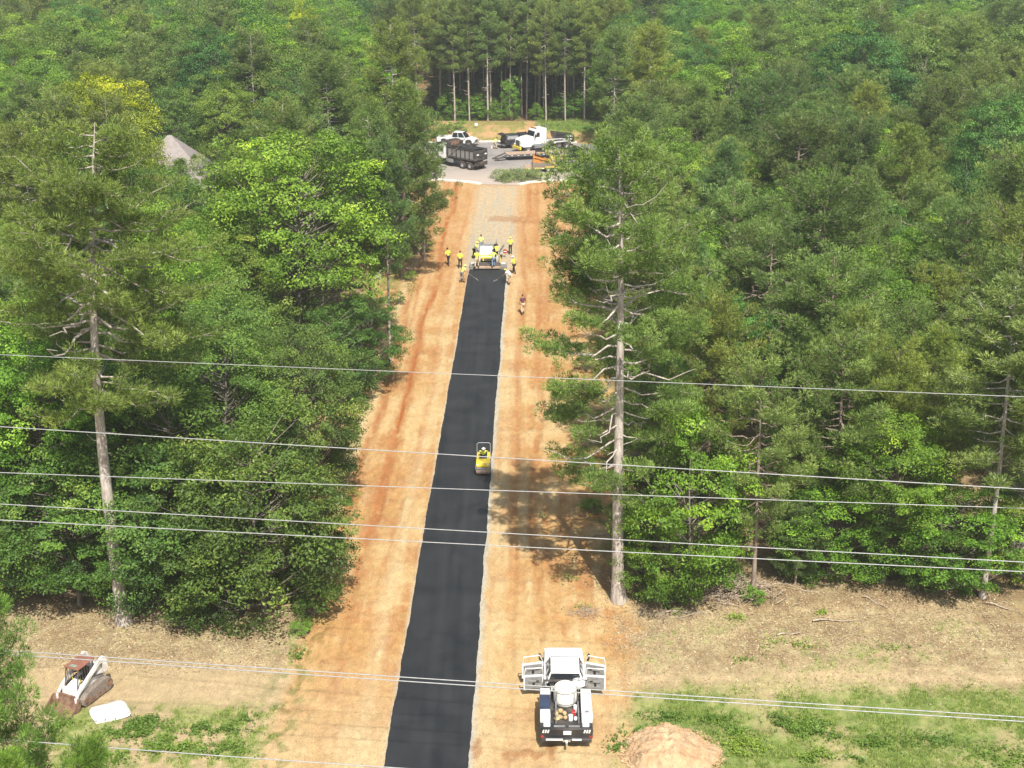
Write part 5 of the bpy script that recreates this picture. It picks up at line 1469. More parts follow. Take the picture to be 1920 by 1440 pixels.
def semi():
    r = empty('tractor_unit', (1.75, 201.3, .012), R(209), 'white lorry tractor unit with rounded bonnet and yellow bumper facing the lane', 'lorry')
    h = MB().prism([(-.95, .95), (.9, .85), (1.05, 1.0), (1.05, 1.65), (.85, 1.92), (-.1, 2.15), (-.95, 2.25)], -.95, .95); h.build('bonnet', M['white'], r, bevel=.22, seg=4)
    MB().box((1.07, 0, 1.35), (.06, .95, .75)).build('grille', M['dark_steel'], r, bevel=.02)
    c = MB().prism([(-3.05, .9), (-.93, .9), (-.93, 2.05), (-1.25, 3.0), (-1.6, 3.28), (-3.05, 3.30)], -1.1, 1.1); c.build('cab', M['white'], r, bevel=.14, seg=4)
    MB().add([(-.90, -.95, 2.2), (-.90, .95, 2.2), (-1.17, .9, 2.9), (-1.17, -.9, 2.9), (-.98, -.95, 2.2), (-.98, .95, 2.2), (-1.25, .9, 2.9), (-1.25, -.9, 2.9)], [(0, 1, 2, 3), (4, 5, 6, 7), (0, 1, 5, 4), (1, 2, 6, 5), (2, 3, 7, 6), (3, 0, 4, 7)]).build('windscreen', M['glass'], r)
    for sd in (1, -1):
        MB().prism([(-1.85, 2.15), (-1.2, 2.15), (-1.42, 2.75), (-1.85, 2.75)], sd * 1.10, sd * 1.115).build('side_window', M['glass'], r)
        MB().prism([(-.62, .8), (-.5, 1.25), (-.2, 1.42), (.3, 1.42), (.62, 1.2), (.8, .8)], sd * .85, sd * 1.18).build('front_wing', M['white'], r, bevel=.08)
        MB().cyl((-2.7, sd * 1.02, .85), (-.95, sd * 1.02, .85), .30, n=20).build('fuel_tank', M['chrome'], r, smooth=True)
        MB().box((-1.8, sd * 1.16, 1.2), (1.7, .12, .06)).build('side_step', M['white'], r)
        MB().box((-1.0, sd * 1.38, 2.35), (.12, .16, .5)).build('wing_mirror', M['black'], r, bevel=.02)
        MB().cyl((-2.95, sd * .98, 1.2), (-2.95, sd * .98, 3.9), .08).build('exhaust_stack', M['chrome'], r, smooth=True)
        wheel(r, 0, sd * 1.0, .52, .30, 'chrome', sd)
        for x in (-5.0, -6.3):
            wheel(r, x, sd * .95, .52, .52, 'chrome', sd)
        MB().prism([(-7.0, 1.0), (-6.8, 1.2), (-4.5, 1.2), (-4.3, 1.0), (-4.4, 1.0), (-4.55, 1.14), (-6.75, 1.14), (-6.9, 1.0)], sd * .68, sd * 1.24).build('mudguard', M['white'], r)
    MB().box((1.22, 0, .72), (.22, 2.3, .42)).build('bumper', M['yellow'], r, bevel=.05)
    for sd in (1, -1): MB().box((1.12, sd * .85, 1.1), (.08, .3, .22)).build('headlight', M['lamp'], r, bevel=.02)
    MB().box((-3.2, 0, .95), (8.2, .85, .25)).box((-5.6, 0, 1.16), (.9, .9, .12)).build('chassis', M['dark_steel'], r)
    MB().box((-1.5, 0, 3.36), (.14, 1.6, .08)).build('beacon_bar', M['amber'], r)
semi()

M['dull_yellow'] = surf('dull_yellow_paint', (.46, .36, .10), .6, var=.15, scale=4, dirt=(.17, .13, .08), dirt_amt=.6)
def trailer(loc, rz, L, W_, z, deckm, frame, label, wheels, post=None, ramps=False):
    r = empty('flatbed_trailer', (*loc, .012), rz, label, 'trailer')
    d = MB()
    n = int(W_ / .22)
    for i in range(n): d.box((0, -W_ / 2 + (i + .5) * W_ / n, z), (L, W_ / n - .02, .05))
    d.build('deck', M[deckm], r)
    f = MB()
    for sd in (1, -1): f.box((0, sd * (W_ / 2 + .03), z - .06), (L, .08, .2))
    for i in range(int(L / 1.2)): f.box((-L / 2 + .5 + i * 1.2, 0, z - .10), (.08, W_, .1))
    f.build('frame', M[frame], r)
    q = MB()
    for i in range(int(L / .9)): q.box((-L / 2 + .5 + i * .9, -W_ / 2 - .08, z - .08), (.22, .02, .08))
    q.build('reflector', M['lamp'], r)
    for x in wheels:
        for sd in (1, -1): wheel(r, x, sd * (W_ / 2 - .05 if z > .7 else W_ / 2 + .18), .38, .24, 'chrome', sd)
    if z < .7:
        for sd in (1, -1): MB().prism([(wheels[0] - .5, .62), (wheels[0] - .4, .84), (wheels[-1] + .4, .84), (wheels[-1] + .5, .62)], sd * (W_ / 2 + .06), sd * (W_ / 2 + .32)).build('mudguard', M[frame], r)
    if ramps:
        MB().box((-L / 2 - .9, .7, z * .5), (2.0, .6, .07), ry=-.38).box((-L / 2 - .9, -.7, z * .5), (2.0, .6, .07), ry=-.38).build('ramp', M['dark_steel'], r)
    if post:
        MB().box((post, 0, .95), (.12, .12, 1.9)).box((post, 0, .3), (.5, 1.2, .2)).build('drawbar_jack', M['black'], r)
        MB().add([(L / 2, .6, z - .1), (L / 2, -.6, z - .1), (post, 0, z - .1), (L / 2, .6, z), (L / 2, -.6, z), (post, 0, z)], [(0, 1, 2), (3, 5, 4), (0, 2, 5, 3), (1, 4, 5, 2)]).build('drawbar', M['black'], r)
    return r
trailer((3.4, 196.6), R(14), 8.6, 2.4, .80, 'deck', 'dark_steel', 'long low loader trailer with pale worn deck below the white lorry', (2.2, 3.1), ramps=True)
trailer((4.1, 187.6), R(6), 4.9, 2.1, .58, 'deck', 'dull_yellow', 'tandem axle trailer with yellow frame beside the cut brush', (.55, 1.45), post=3.4)

def compactor(loc, rz, z, c1, label, boom=False, cat='machine', s=1.0):
    r = empty('compact_machine', (*loc, z), rz, label, cat); r.scale = (s, s, s)
    MB().prism([(-1.2, .35), (1.1, .35), (1.15, .75), (.7, 1.0), (-1.1, 1.1)], -.48, .48).build('body', M[c1], r, bevel=.05)
    for sd in (1, -1): MB().prism([(-1.35, .3), (-1.1, .55), (1.0, .55), (1.3, .28), (1.1, .02), (-1.15, .02)], sd * .48, sd * .80).build('track', M['track'], r, bevel=.03)
    MB().box((-.25, 0, 1.15), (.5, .5, .12)).box((-.5, 0, 1.4), (.1, .5, .45)).build('seat', M['seat'], r, bevel=.03)
    MB().tube([(-.8, .45, 1.0), (-.75, .45, 2.0), (.4, .45, 2.0), (.6, .45, 1.0)], .035, 6).tube([(-.8, -.45, 1.0), (-.75, -.45, 2.0), (.4, -.45, 2.0), (.6, -.45, 1.0)], .035, 6).box((-.17, 0, 2.03), (1.25, 1.0, .06)).build('roll_cage', M['black'], r)
    if boom:
        MB().prism([(.9, .9), (2.0, 2.3), (2.9, 1.3), (2.8, 1.2), (2.0, 2.05), (1.1, .8)], -.09, .09).build('boom', M[c1], r, bevel=.02)
        MB().prism([(2.7, 1.3), (3.0, 1.3), (3.1, .8), (2.7, .6), (2.55, .9)], -.25, .25).build('bucket', M['dark_steel'], r)
    else:
        for sd in (1, -1): MB().prism([(-1.2, 1.3), (-1.0, 1.5), (1.2, .8), (1.45, .3), (1.3, .3), (1.05, .65)], sd * .52, sd * .6).build('lift_arm', M[c1], r)
        MB().prism([(1.35, .6), (1.4, .1), (2.0, .02), (2.0, -.02), (1.3, .0)], -.8, .8).build('bucket', M['dark_steel'], r)
    return r
compactor((3.9, 187.6), R(4), .62, 'orange', 'orange and black tracked mini loader tied down on the tandem trailer')
compactor((6.2, 193.2), R(205), .02, 'dull_yellow', 'yellow mini digger with raised arm standing between the two trailers', boom=True)
def box_trailer():
    r = empty('equipment_trailer', (7.3, 206.4, .012), R(196), 'black tipping trailer with white stripe right of the white lorry', 'trailer'); r.scale = (.75, .85, .95)
    MB().prism([(-2, .8), (1.6, .8), (2.0, 1.5), (2.2, 2.2), (-.2, 1.9), (-2, 1.7)], -1.0, 1.0).build('tipping_body', M['black'], r, bevel=.04)
    MB().box((0, 1.02, 1.1), (3.2, .03, .18)).box((-1.2, 1.02, 1.55), (1.0, .03, .2)).build('stripe', M['white'], r)
    MB().box((.4, 0, .62), (5.4, .8, .2)).build('chassis', M['dark_steel'], r)
    MB().cyl((2.5, .3, .9), (3.3, .3, 1.0), .28).build('air_tank', M['chrome'], r, smooth=True)
    for sd in (1, -1):
        for x in (-.9, .1): wheel(r, x, sd * .95, .45, .3, 'chrome', sd)
box_trailer()
q = at(926, 278); r = empty('bucket', (q.x - .3, q.y, .012), 0, 'small white bucket on the paving beside the stooping person', 'bucket')
MB().lathe([(0, 0), (.14, 0), (.17, .34), (.15, .34), (.13, .03), (0, .03)], (0, 0, 0), 'z', 16).build('pail', M['white'], r, smooth=True)
q = at(893, 252); r = empty('marker_sign', (q.x, q.y, .1), 0, 'small round white sign on a short post in front of the bare pines', 'sign')
MB().cyl((0, 0, 0), (0, 0, 1.3), .03, n=6).build('post', M['deck'], r); MB().cyl((0, -.02, 1.4), (0, .02, 1.4), .25, n=16).build('sign_plate', M['white'], r)

# ---------------------------------------------------------------- house in the trees
M['shingle'] = surf('grey_brown_shingles', (.245, .215, .195), .9, var=.15, scale=2.5, bump=.3, detail=8)
M['siding'] = surf('pale_siding', (.52, .50, .47), .7, var=.05)
def house():
    p = at(330, 253, 10.8)
    r = empty('house', (p.x - .7, p.y, .3), R(4), 'house with steep grey shingle roof half hidden in the left woods', 'house')
    r.scale = (1.04, 1, .97)
    MB().box((0, 0, 3.0), (8.6, 8.6, 6.0)).box((-9.5, .5, 2.9), (11, 8.4, 5.8)).box((-3.6, -4.4, 2.9), (3.6, 1.6, 5.8)).build('wall', M['siding'], r)
    MB().add([(-4.9, -4.9, 5.9), (4.9, -4.9, 5.9), (4.9, 4.9, 5.9), (-4.9, 4.9, 5.9), (-.2, 0, 10.8), (.2, 0, 10.8)], [(0, 1, 5, 4), (1, 2, 5), (2, 3, 4, 5), (3, 0, 4), (3, 2, 1, 0)]).build('roof', M['shingle'], r)
    MB().add([(-15.6, -4.6, 5.8), (-3.0, -4.6, 5.8), (-3.0, 5.2, 5.8), (-15.6, 5.2, 5.8), (-13.0, .3, 9.2), (-2.0, .3, 9.2)], [(0, 1, 5, 4), (1, 2, 5), (2, 3, 4, 5), (3, 0, 4), (3, 2, 1, 0)]).build('roof', M['shingle'], r)
    g = MB().prism([(-2.1, 5.8), (2.1, 5.8), (0, 8.3)], -.1, 3.5)
    o = g.build('gable', M['siding'], r); o.location = (-3.6, -5.3, 0)
    for sd in (1, -1):
        o2 = MB().add([(0, -.25, 8.55), (sd * 2.45, -.25, 5.6), (sd * 2.45, 3.5, 5.6), (0, 3.5, 8.55), (0, -.25, 8.38), (sd * 2.35, -.25, 5.5), (sd * 2.35, 3.5, 5.5), (0, 3.5, 8.38)], [(0, 1, 2, 3), (4, 5, 6, 7), (0, 1, 5, 4), (1, 2, 6, 5), (2, 3, 7, 6), (3, 0, 4, 7)])
        o3 = o2.build('gable_roof', M['shingle'], r); o3.location = (-3.6, -5.3, 0)
        o4 = MB().box((sd * 1.2, -.28, 7.0), (3.55, .06, .26), ry=sd * .875).build('barge_board', M['white'], r); o4.location = (-3.6, -5.3, 0)
    for x in (-3.6, 1.0, -8, -12): 
        w = MB().box((x, -4.34 if x != -3.6 else -5.24, 4.2), (1.1, .08, 1.5)).build('window', M['white'], r)
        MB().box((x, -4.39 if x != -3.6 else -5.29, 4.2), (.9, .04, 1.3)).build('pane', M['glass'], w)
house()
# white objects glimpsed in the left wood
def fence(px, py, n, label):
    q = at(px, py); r = empty('picket_fence', (q.x, q.y, 0), R(-8), label, 'fence')
    m = MB()
    for i in range(n): m.prism([(i * .28, 0), (i * .28 + .16, 0), (i * .28 + .16, 1.25), (i * .28 + .08, 1.38), (i * .28, 1.25)], -.012, .012)
    m.build('pickets', M['white'], r); MB().box((n * .14, .03, .35), (n * .28, .04, .09)).box((n * .14, .03, 1.0), (n * .28, .04, .09)).build('rail', M['white'], r)
fence(690, 445, 8, 'short white fence glimpsed between the thin pine trunks left of the lane')
q = at(711, 410); r = empty('water_barrel', (q.x, q.y, 0), 0, 'pair of white plastic drums standing behind the thin pine trunks', 'drum')
for x in (0, .75): MB().lathe([(0, 0), (.27, 0), (.30, .1), (.30, 1.0), (.26, 1.1), (0, 1.12)], (x, 0, 0), 'z', 18).build('drum', M['white'], r, smooth=True)
q = at(709, 525); r = empty('garden_chair', (q.x, q.y, 0), R(160), 'white plastic garden chair at the edge of the left wood', 'chair')
MB().box((0, 0, .42), (.5, .48, .05)).build('seat', M['white'], r, bevel=.02); MB().box((-.24, 0, .72), (.05, .48, .56), ry=-.15).build('backrest', M['white'], r, bevel=.03)
for sx in (-.2, .22):
    for sy in (-.2, .2): MB().cyl((sx, sy, 0), (sx * .9, sy * .95, .42), .025, n=6).build('leg', M['white'], r)
for sy in (.25, -.25): MB().box((0, sy, .64), (.46, .05, .04)).box((.2, sy, .53), (.04, .04, .22)).build('armrest', M['white'], r)

# ---------------------------------------------------------------- overhead cables
M['cable'] = surf('aluminium_cable', (.36, .36, .36), .6, metal=.3, var=.15)
def cable(pa, pb, z, rad, label, sag=.25):
    a = at(*pa, z); b = at(*pb, z)
    d = b - a; P = []
    for i in range(81):
        t = -3.5 + 8 * i / 80
        p = a + d * t; p.z = z + sag * ((t - .5) ** 2 - .25) * .35
        P.append(tuple(p))
    w = Wood(); w.tube(np.array(P), np.full(len(P), rad), 6)
    o = link_mesh('overhead_cable', w.mesh('overhead_cable', M['cable']), None)
    return tag(o, label, 'cable', 'overhead cables crossing the road')
cable((0, 665), (1920, 744), 19.0, 0.0122, 'topmost thin overhead cable, passing the middle of the tall pines')
cable((0, 800), (1920, 917), 18.0, 0.0158, 'overhead cable just above the driver of the yellow roller')
cable((0, 886), (1920, 953), 17.0, 0.0137, 'overhead cable just below the drum of the yellow roller')
cable((0, 945), (1920, 1054), 15.5, 0.0158, 'upper one of the close cable pair below the roller')
cable((0, 975), (1920, 1072), 15.5, 0.0158, 'lower one of the close cable pair below the roller')
cable((0, 1219), (1920, 1345), 12.0, 0.0173, 'upper one of the twin cables crossing over the service truck')
cable((0, 1226), (1920, 1353), 12.0, 0.0173, 'lower one of the twin cables crossing over the service truck')
cable((0, 1386), (700, 1437), 11.5, 0.0173, 'lowest overhead cable, crossing the bottom edge of the view')

# ---------------------------------------------------------------- ground cover
gr_ = np.random.default_rng(12)
def gz(x, y):
    """ground height under points"""
    return zone_color(x, y)[1]
M['grassblade'] = leaf_mat('grass_blades', (.10, .14, .03), (.25, .34, .07), (.48, .50, .15), transl=.3, rough=.6)
M['weed'] = leaf_mat('weed_leaves', (.06, .11, .02), (.14, .24, .035), (.32, .40, .06), transl=.35)
M['litterchip'] = leaf_mat('leaf_litter', (.16, .11, .065), (.35, .26, .15), (.62, .50, .33), transl=.05, rough=.9)

def green_mask(x, y):
    c, z = zone_color(x, y)
    return np.clip((c[:, 1] / (c[:, 0] + 1e-6) - .80) / .3, 0, 1) * (np.abs(x - roadc(y)) > 2.6), z

def grass(n, xr, yr, hgt, seed, name, label):
    rng = np.random.default_rng(seed)
    x = rng.uniform(*xr, n); y = rng.uniform(*yr, n)
    g, z = green_mask(x, y)
    k = rng.random(n) < g * sstep(.35, .6, fbm(x * .9, y * .9, 71)) + .02 * (g > .1)
    x, y, z = x[k], y[k], z[k]; n = len(x); B = 7
    x = np.repeat(x, B) + rng.normal(0, .05, n * B); y = np.repeat(y, B) + rng.normal(0, .05, n * B); z = np.repeat(z, B)
    a = rng.uniform(0, 6.28, n * B); h = hgt * rng.uniform(.5, 1.3, n * B); w = .012
    base = np.stack([x, y, z - .01], 1); s_ = np.stack([np.cos(a), np.sin(a), 0 * a], 1) * w
    tip = base + np.stack([np.cos(a + 1.3) * h * .55, np.sin(a + 1.3) * h * .55, h], 1)
    V = np.stack([base - s_, base + s_, tip], 1).reshape(-1, 3)
    T = np.repeat(np.clip(.5 + np.repeat(rng.normal(0, .22, n), B) + rng.normal(0, .08, n * B), 0, 1), 3)
    o = link_mesh(name, np_mesh(name, V, np.arange(len(V)).reshape(-1, 3), M['grassblade'], {'tint': ('FLOAT', T)}), None)
    tag(o, label, 'grass', kind='stuff')
grass(120000, (-27, 27), (48, 66.5), .12, 1, 'grass', 'short grass growing on the cleared strip')
grass(20000, (-14, 11), (72, 165), .22, 2, 'verge_grass', 'grass growing along both verges of the cutting')
grass(6000, (1, 16), (211, 222), .45, 5, 'bank_grass', 'bright grass on the bank behind the parking area')

def weeds(name, label, spots, seed):
    rng = np.random.default_rng(seed); C, T = [], []
    for (px, py, rx, ry, n, tone) in spots:
        q = at(px, py)
        x = q.x + rng.normal(0, rx * .5, n); y = q.y + rng.normal(0, ry * .5, n)
        k = rng.random(n) < sstep(.35, .55, fbm(x * 2.2, y * 2.2, 5)); x, y = x[k], y[k]
        k = rng.random(len(x)) < .62; x, y = x[k], y[k]; z = gz(x, y) + rng.uniform(.03, .30, len(x)) * (.4 + .8 * fbm(x * 1.5, y * 1.5, 8))
        C.append(np.stack([x, y, z], 1)); T.append(np.full(len(x), tone) + rng.normal(0, .12, len(x)))
    C = np.concatenate(C); T = np.concatenate(T)
    V, F, T = leaves(rng, C, np.tile([0, 0, .6], (len(C), 1)), .13, T, .6)
    tag(link_mesh(name, np_mesh(name, V, F, M['weed'], {'tint': ('FLOAT', T)}), None), label, 'weeds', kind='stuff')
weeds('weeds', 'bright broad leaved weeds in the grass around the clay heap', [(1200, 1375, .9, .5, 1100, .5), (1245, 1345, 1.2, .4, 1000, .42), (1370, 1375, .7, .5, 1300, .6), (1395, 1400, 1.0, .7, 2600, .80), (1460, 1355, .5, .5, 900, .38),
       (1510, 1365, 1.2, .9, 3000, .58), (1580, 1380, 1.2, .6, 1400, .5), (1530, 1420, .8, .5, 1200, .7), (1650, 1395, 1.4, .7, 1500, .55), (1600, 1430, .5, .4, 700, .45), (1345, 1350, 1.0, .5, 900, .5),
       (1160, 1400, .6, .6, 700, .5), (1750, 1390, 1.6, .8, 1200, .45), (1880, 1425, 1.6, .9, 1800, .6)], 3)
weeds('weeds', 'green broad leaved weeds in the grass below the tracked loader', [(105, 1365, .8, .5, 1500, .55), (250, 1370, 1.4, .7, 3400, .5), (275, 1350, .7, .4, 900, .3), (310, 1400, 1.2, .7, 2200, .6), (400, 1370, 1.6, .6, 1800, .45), (420, 1410, 1.2, .6, 1300, .5),
       (200, 1420, 1.2, .6, 1600, .55), (465, 1345, .5, .5, 500, .4)], 4)
weeds('weeds', 'scattered weeds sprouting on the clay verges', [(1050, 740, .5, 2.6, 900, .7), (1045, 690, .5, 1.6, 400, .6), (1085, 850, .9, 1.6, 700, .3), (1110, 950, 1.0, 1.0, 900, .55), (1085, 1140, .6, .5, 260, .7), (1060, 1085, .7, .5, 200, .55),
       (575, 1160, .5, 1.3, 1100, .45), (560, 1230, .4, .9, 420, .45), (755, 480, 1.0, 3, 700, .5), (775, 420, 1.4, 4, 1200, .5), (770, 540, .8, 3, 500, .4), (720, 580, .9, 3, 500, .4), (660, 850, .8, 3, 400, .6), (650, 950, .7, 3, 320, .6),
       (1380, 1160, .6, .4, 260, .75), (1545, 1150, .5, .3, 200, .75), (1270, 1150, .4, .4, 150, .7), (1480, 1210, 1.6, .5, 420, .75), (1400, 1235, .8, .4, 200, .6), (1680, 1215, 1.2, .5, 260, .6), (1010, 970, .6, .5, 160, .4)], 5)

# leaf litter, chips and twigs on the cleared strip
def litter(n, seed):
    rng = np.random.default_rng(seed)
    x = rng.uniform(-27, 27, n); y = rng.uniform(58, 72.5, n) ** 1.0
    k = ((x < -11.3) & (y > 61.5 + rng.normal(0, .4, n))) | ((x > 5.2 + rng.normal(0, .5, n)) & (y > 59 + rng.normal(0, 1.0, n)) & (rng.random(n) < .25 + .75 * sstep(61, 65, y)))
    k &= rng.random(n) < .25 + fbm(x * 1.2, y * 1.2, 33)
    x, y = x[k], y[k]; n = len(x); z = gz(x, y) + .012
    a = rng.uniform(0, 6.28, n); L = rng.uniform(.02, .10, n); w = rng.uniform(.012, .035, n)
    t = rng.uniform(-.35, .35, n)
    A = np.stack([np.cos(a), np.sin(a), t], 1) * L[:, None]; B = np.stack([-np.sin(a), np.cos(a), rng.uniform(-.4, .4, n)], 1) * w[:, None]
    C = np.stack([x, y, z], 1)
    V = np.stack([C - A, C - B, C + A, C + B], 1).reshape(-1, 3)
    T = np.repeat(np.clip(rng.beta(1.6, 1.8, n), 0, 1), 4)
    o = link_mesh('leaf_litter', np_mesh('leaf_litter', V, np.arange(4 * n).reshape(-1, 4), M['litterchip'], {'tint': ('FLOAT', T)}), None)
    tag(o, 'dry leaf litter and wood chips along the edge of the woods', 'litter', kind='stuff')
litter(190000, 5)
def clods(n, seed):
    rng = np.random.default_rng(seed)
    y = 50 + (150 - 50) * rng.random(n) ** 1.5; u = rng.choice([-1, 1], n) * rng.uniform(2.3, 9.5, n); x = roadc(y) + u
    k = (x > edge_l(y) + .5) & (x < edge_r(y) - .4) & (rng.random(n) < sstep(.42, .62, fbm(x * .8, y * .3, 90)))
    x, y = x[k], y[k]; n = len(x); z = gz(x, y)
    O = np.array([(1, 0, 0), (0, 1, 0), (-1, 0, 0), (0, -1, 0), (0, 0, .8), (0, 0, -.6)])
    s = (.012 + .05 * rng.random(n) ** 3)[:, None, None] * rng.uniform(.6, 1.3, (n, 6, 1))
    a = rng.uniform(0, 6.28, n); c, q = np.cos(a)[:, None], np.sin(a)[:, None]
    P = O[None] * s
    P = np.stack([P[..., 0] * c - P[..., 1] * q, P[..., 0] * q + P[..., 1] * c, P[..., 2]], -1) + np.stack([x, y, z + .01], 1)[:, None]
    F = np.array([(0, 1, 4), (1, 2, 4), (2, 3, 4), (3, 0, 4)])[None] + (np.arange(n) * 6)[:, None, None]
    o = link_mesh('dirt_clods', np_mesh('dirt_clods', P.reshape(-1, 3), F.reshape(-1, 3), M['clod']), None)
    tag(o, 'small clay clods scattered beside the new road', 'clods', kind='stuff')
M['clod'] = surf('clay_clod', (.36, .215, .11), .95, var=.25, scale=2)
clods(9000, 6)

def heap():
    q = at(1258, 1412); n = 130; V = []; 
    for j in range(n):
        for i in range(n):
            u, v = i / (n - 1) * 2 - 1, j / (n - 1) * 2 - 1
            V.append((u * 2.6, v * 2.5, 0))
    V = np.array(V); x, y = V[:, 0], V[:, 1]
    d = np.sqrt((x / 2.15) ** 2 + (y / 2.0) ** 2) + (fbm(x * .9 + 5, y * .9, 3) - .5) * .55
    z = .95 * np.clip(1 - d ** 1.6, -.1, 1) * (0.75 + .5 * fbm(x * 1.1, y * 1.1, 6)) + (fbm(x * 5.1, y * 5.1, 8, 6) - .5) * .20
    V[:, 2] = np.where(d < 1.12, z + .03, -.25)
    i = (np.arange(n - 1)[:, None] * n + np.arange(n - 1)[None, :]).ravel(); F = np.stack([i, i + 1, i + n + 1, i + n], 1)
    m = surf('reddish_loose_clay', (.43, .30, .175), .95, var=.25, scale=2.2, bump=1.0, dirt=(.38, .19, .09), dirt_amt=.5, detail=9)
    me = np_mesh('dirt_heap', V, F, m, smooth=True)
    o = link_mesh('dirt_heap', me, None); o.location = (q.x, q.y, 0)
    tag(o, 'heap of loose orange clay in the grass right of the service truck', 'dirt heap')
    rng = np.random.default_rng(2); n = 2600; a = rng.uniform(0, 6.28, n); rr = 2.35 * rng.random(n) ** .4
    x = rr * np.cos(a); y = rr * np.sin(a) * .93; ij = (np.clip(((y / 2.5 + 1) / 2 * 129).astype(int), 0, 129), np.clip(((x / 2.6 + 1) / 2 * 129).astype(int), 0, 129))
    z = np.maximum(V[:, 2].reshape(130, 130)[ij], .02)
    O = np.array([(1, 0, 0), (0, 1, 0), (-1, 0, 0), (0, -1, 0), (0, 0, .8), (0, 0, -.6)])
    P = O[None] * (.018 + .06 * rng.random(n) ** 3)[:, None, None] * rng.uniform(.5, 1.4, (n, 6, 1)) + np.stack([x, y, z], 1)[:, None]
    F = np.array([(0, 1, 4), (1, 2, 4), (2, 3, 4), (3, 0, 4)])[None] + (np.arange(n) * 6)[:, None, None]
    o = link_mesh('loose_clods', np_mesh('loose_clods', P.reshape(-1, 3), F.reshape(-1, 3), m), None); o.location = (q.x, q.y, 0)
    tag(o, 'loose clods covering the clay heap', 'clods', kind='stuff')
heap()

def sticks(name, px, py, rx, ry, n, L, r, h, seed, label, cat='brush', mat='dead_wood', arch=.3):
    rng = np.random.default_rng(seed); q = at(px, py); w = Wood()
    for _ in range(n):
        c = np.array([rng.normal(0, rx * .5), rng.normal(0, ry * .5), 0]); a = rng.uniform(0, 6.28)
        l = L * rng.uniform(.3, 1.0); d = np.array([math.cos(a), math.sin(a), rng.normal(0, .12)]) * l
        zc = h * rng.uniform(0, 1) * math.exp(-(c[0] / rx) ** 2 - (c[1] / ry) ** 2) + .05
        P = np.array([c - d / 2, c - d * .15 + rng.normal(0, .06 * l, 3), c + d * .2 + rng.normal(0, .06 * l, 3), c + d / 2]); P[:, 2] += zc; P[:, 2] = np.maximum(P[:, 2] + arch * np.array([0, .12, .12, 0]) * l, .02)
        rr = r * rng.uniform(.4, 1.2); w.tube(P, np.array([rr, rr * .8, rr * .6, rr * .25]), 5)
    o = link_mesh(name, w.mesh(name, M[mat]), None); o.location = (q.x, q.y, 0)
    return tag(o, label, cat)
sticks('brush_pile', 1375, 1115, 2.4, 1.2, 260, 2.2, .026, .9, 2, 'tangled pile of dead branches under the bright green tree at the wood edge')
sticks('brush_pile', 1255, 1155, 1.6, .5, 40, 1.6, .02, .15, 3, 'thin scatter of dead twigs in front of the bright green tree')
sticks('brush_pile', 1100, 1150, .9, .7, 120, .7, .012, .10, 9, 'scatter of small grey twigs at the foot of the big right pine')
sticks('brush_pile', 1860, 1060, 1.2, .9, 90, 2.4, .03, .8, 4, 'heap of pale broken limbs at the right edge of the wood')
sticks('brush_pile', 330, 1165, 3.6, .5, 90, 1.1, .014, .12, 5, 'strip of dead twigs along the front of the left wood')
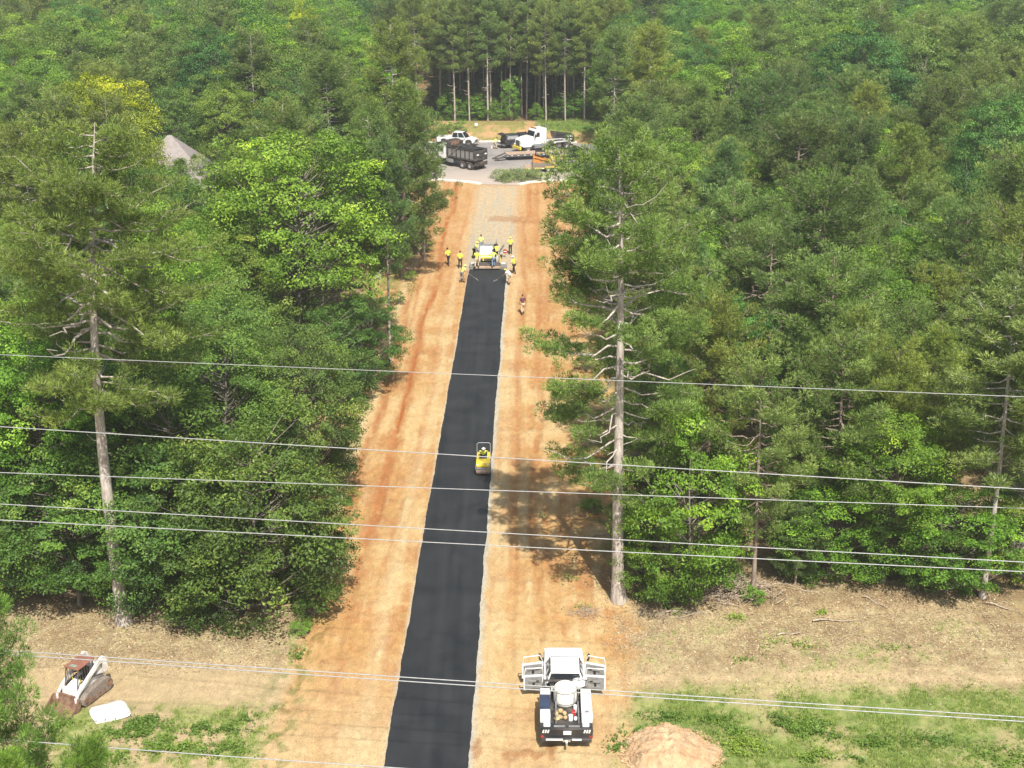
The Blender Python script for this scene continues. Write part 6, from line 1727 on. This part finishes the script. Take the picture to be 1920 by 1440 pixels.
for i, (px, py, L, a, lab) in enumerate(((1300, 1125, 3.2, .35, 'long pale fallen limb leaning out of the dead branch pile'), (1290, 1150, 2.4, -.05, 'pale fallen limb lying flat below the dead branch pile'),
        (1570, 1165, 2.6, .02, 'long grey fallen branch lying on the dry strip'), (1640, 1130, 1.6, -.9, 'dark crooked branch on the dry strip'), (1880, 1140, 1.8, -.6, 'fallen branch near the right frame edge'),
        (1125, 1005, 1.3, .5, 'grey fallen log beside the big right pine'), (1480, 1190, 1.4, .25, 'thin fallen stick among the dry weeds'))):
    q = at(px, py); w = Wood(); rng = np.random.default_rng(i)
    s = np.linspace(0, 1, 8)[:, None]; P = np.concatenate([s * L * math.cos(a), s * L * math.sin(a) + .08 * np.sin(s * 6), .06 + .04 * np.sin(s * 9)], 1) - np.array([L * .5 * math.cos(a), L * .5 * math.sin(a), 0])
    w.tube(P, .055 * (1 - s[:, 0] * .75), 6)
    for j in range(4):
        p_ = P[2 + j]; w.tube([p_, p_ + np.array([rng.uniform(.1, .4), rng.uniform(-.4, .4), .12])], [.018, .006], 4)
    o = link_mesh('fallen_branch', w.mesh('fallen_branch', M['dead_wood']), None); o.location = (q.x, q.y, 0); tag(o, lab, 'branch')
# cut pine boughs beside the trailer
def boughs():
    rng = np.random.default_rng(9); q = at(958, 338); C, A, T = [], [], []; w = Wood()
    r = empty('cut_brush_pile', (q.x, q.y, 0), R(12), 'pile of cut grey green pine boughs at the front of the parking area', 'brush')
    for _ in range(110):
        c = np.array([rng.uniform(-2.5, 3.1), rng.normal(0, .9), rng.uniform(.05, 1.0)]); a = rng.normal(.3, .7)
        d = np.array([math.cos(a), math.sin(a), rng.uniform(0, .35)]); l = rng.uniform(.5, 1.4)
        w.tube([c, c + d * l], [.025, .01], 4)
        m = 5; ss = np.linspace(.3, 1, m)[:, None]
        C.append(c + d * l * ss + rng.normal(0, .12, (m, 3))); A.append(np.tile(d, (m, 1))); T.append(rng.normal(.66, .14, m))
    C = np.concatenate(C); C[:, 2] = np.maximum(C[:, 2], .12)
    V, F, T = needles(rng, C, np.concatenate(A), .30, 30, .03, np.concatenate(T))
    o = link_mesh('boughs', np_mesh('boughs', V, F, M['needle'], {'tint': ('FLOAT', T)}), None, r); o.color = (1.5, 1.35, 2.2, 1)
    link_mesh('branches', w.mesh('branches', M['oak_bark']), None, r)
boughs()

# ---------------------------------------------------------------- haze
def haze():
    m, nt, out = new_mat('warm_haze')
    v = N(nt, "ShaderNodeVolumePrincipled"); v.inputs['Density'].default_value = HAZE; v.inputs['Color'].default_value = (.90, .95, 1.0, 1)
    v.inputs['Anisotropy'].default_value = .3
    nt.links.new(v.outputs[0], out.inputs['Volume'])
    b = MB().box((0, 180, 24), (640, 620, 52)); o = b.build('haze', m); tag(o, 'thin summer haze', 'haze', kind='stuff')
HAZE = .00034
if HAZE: haze()
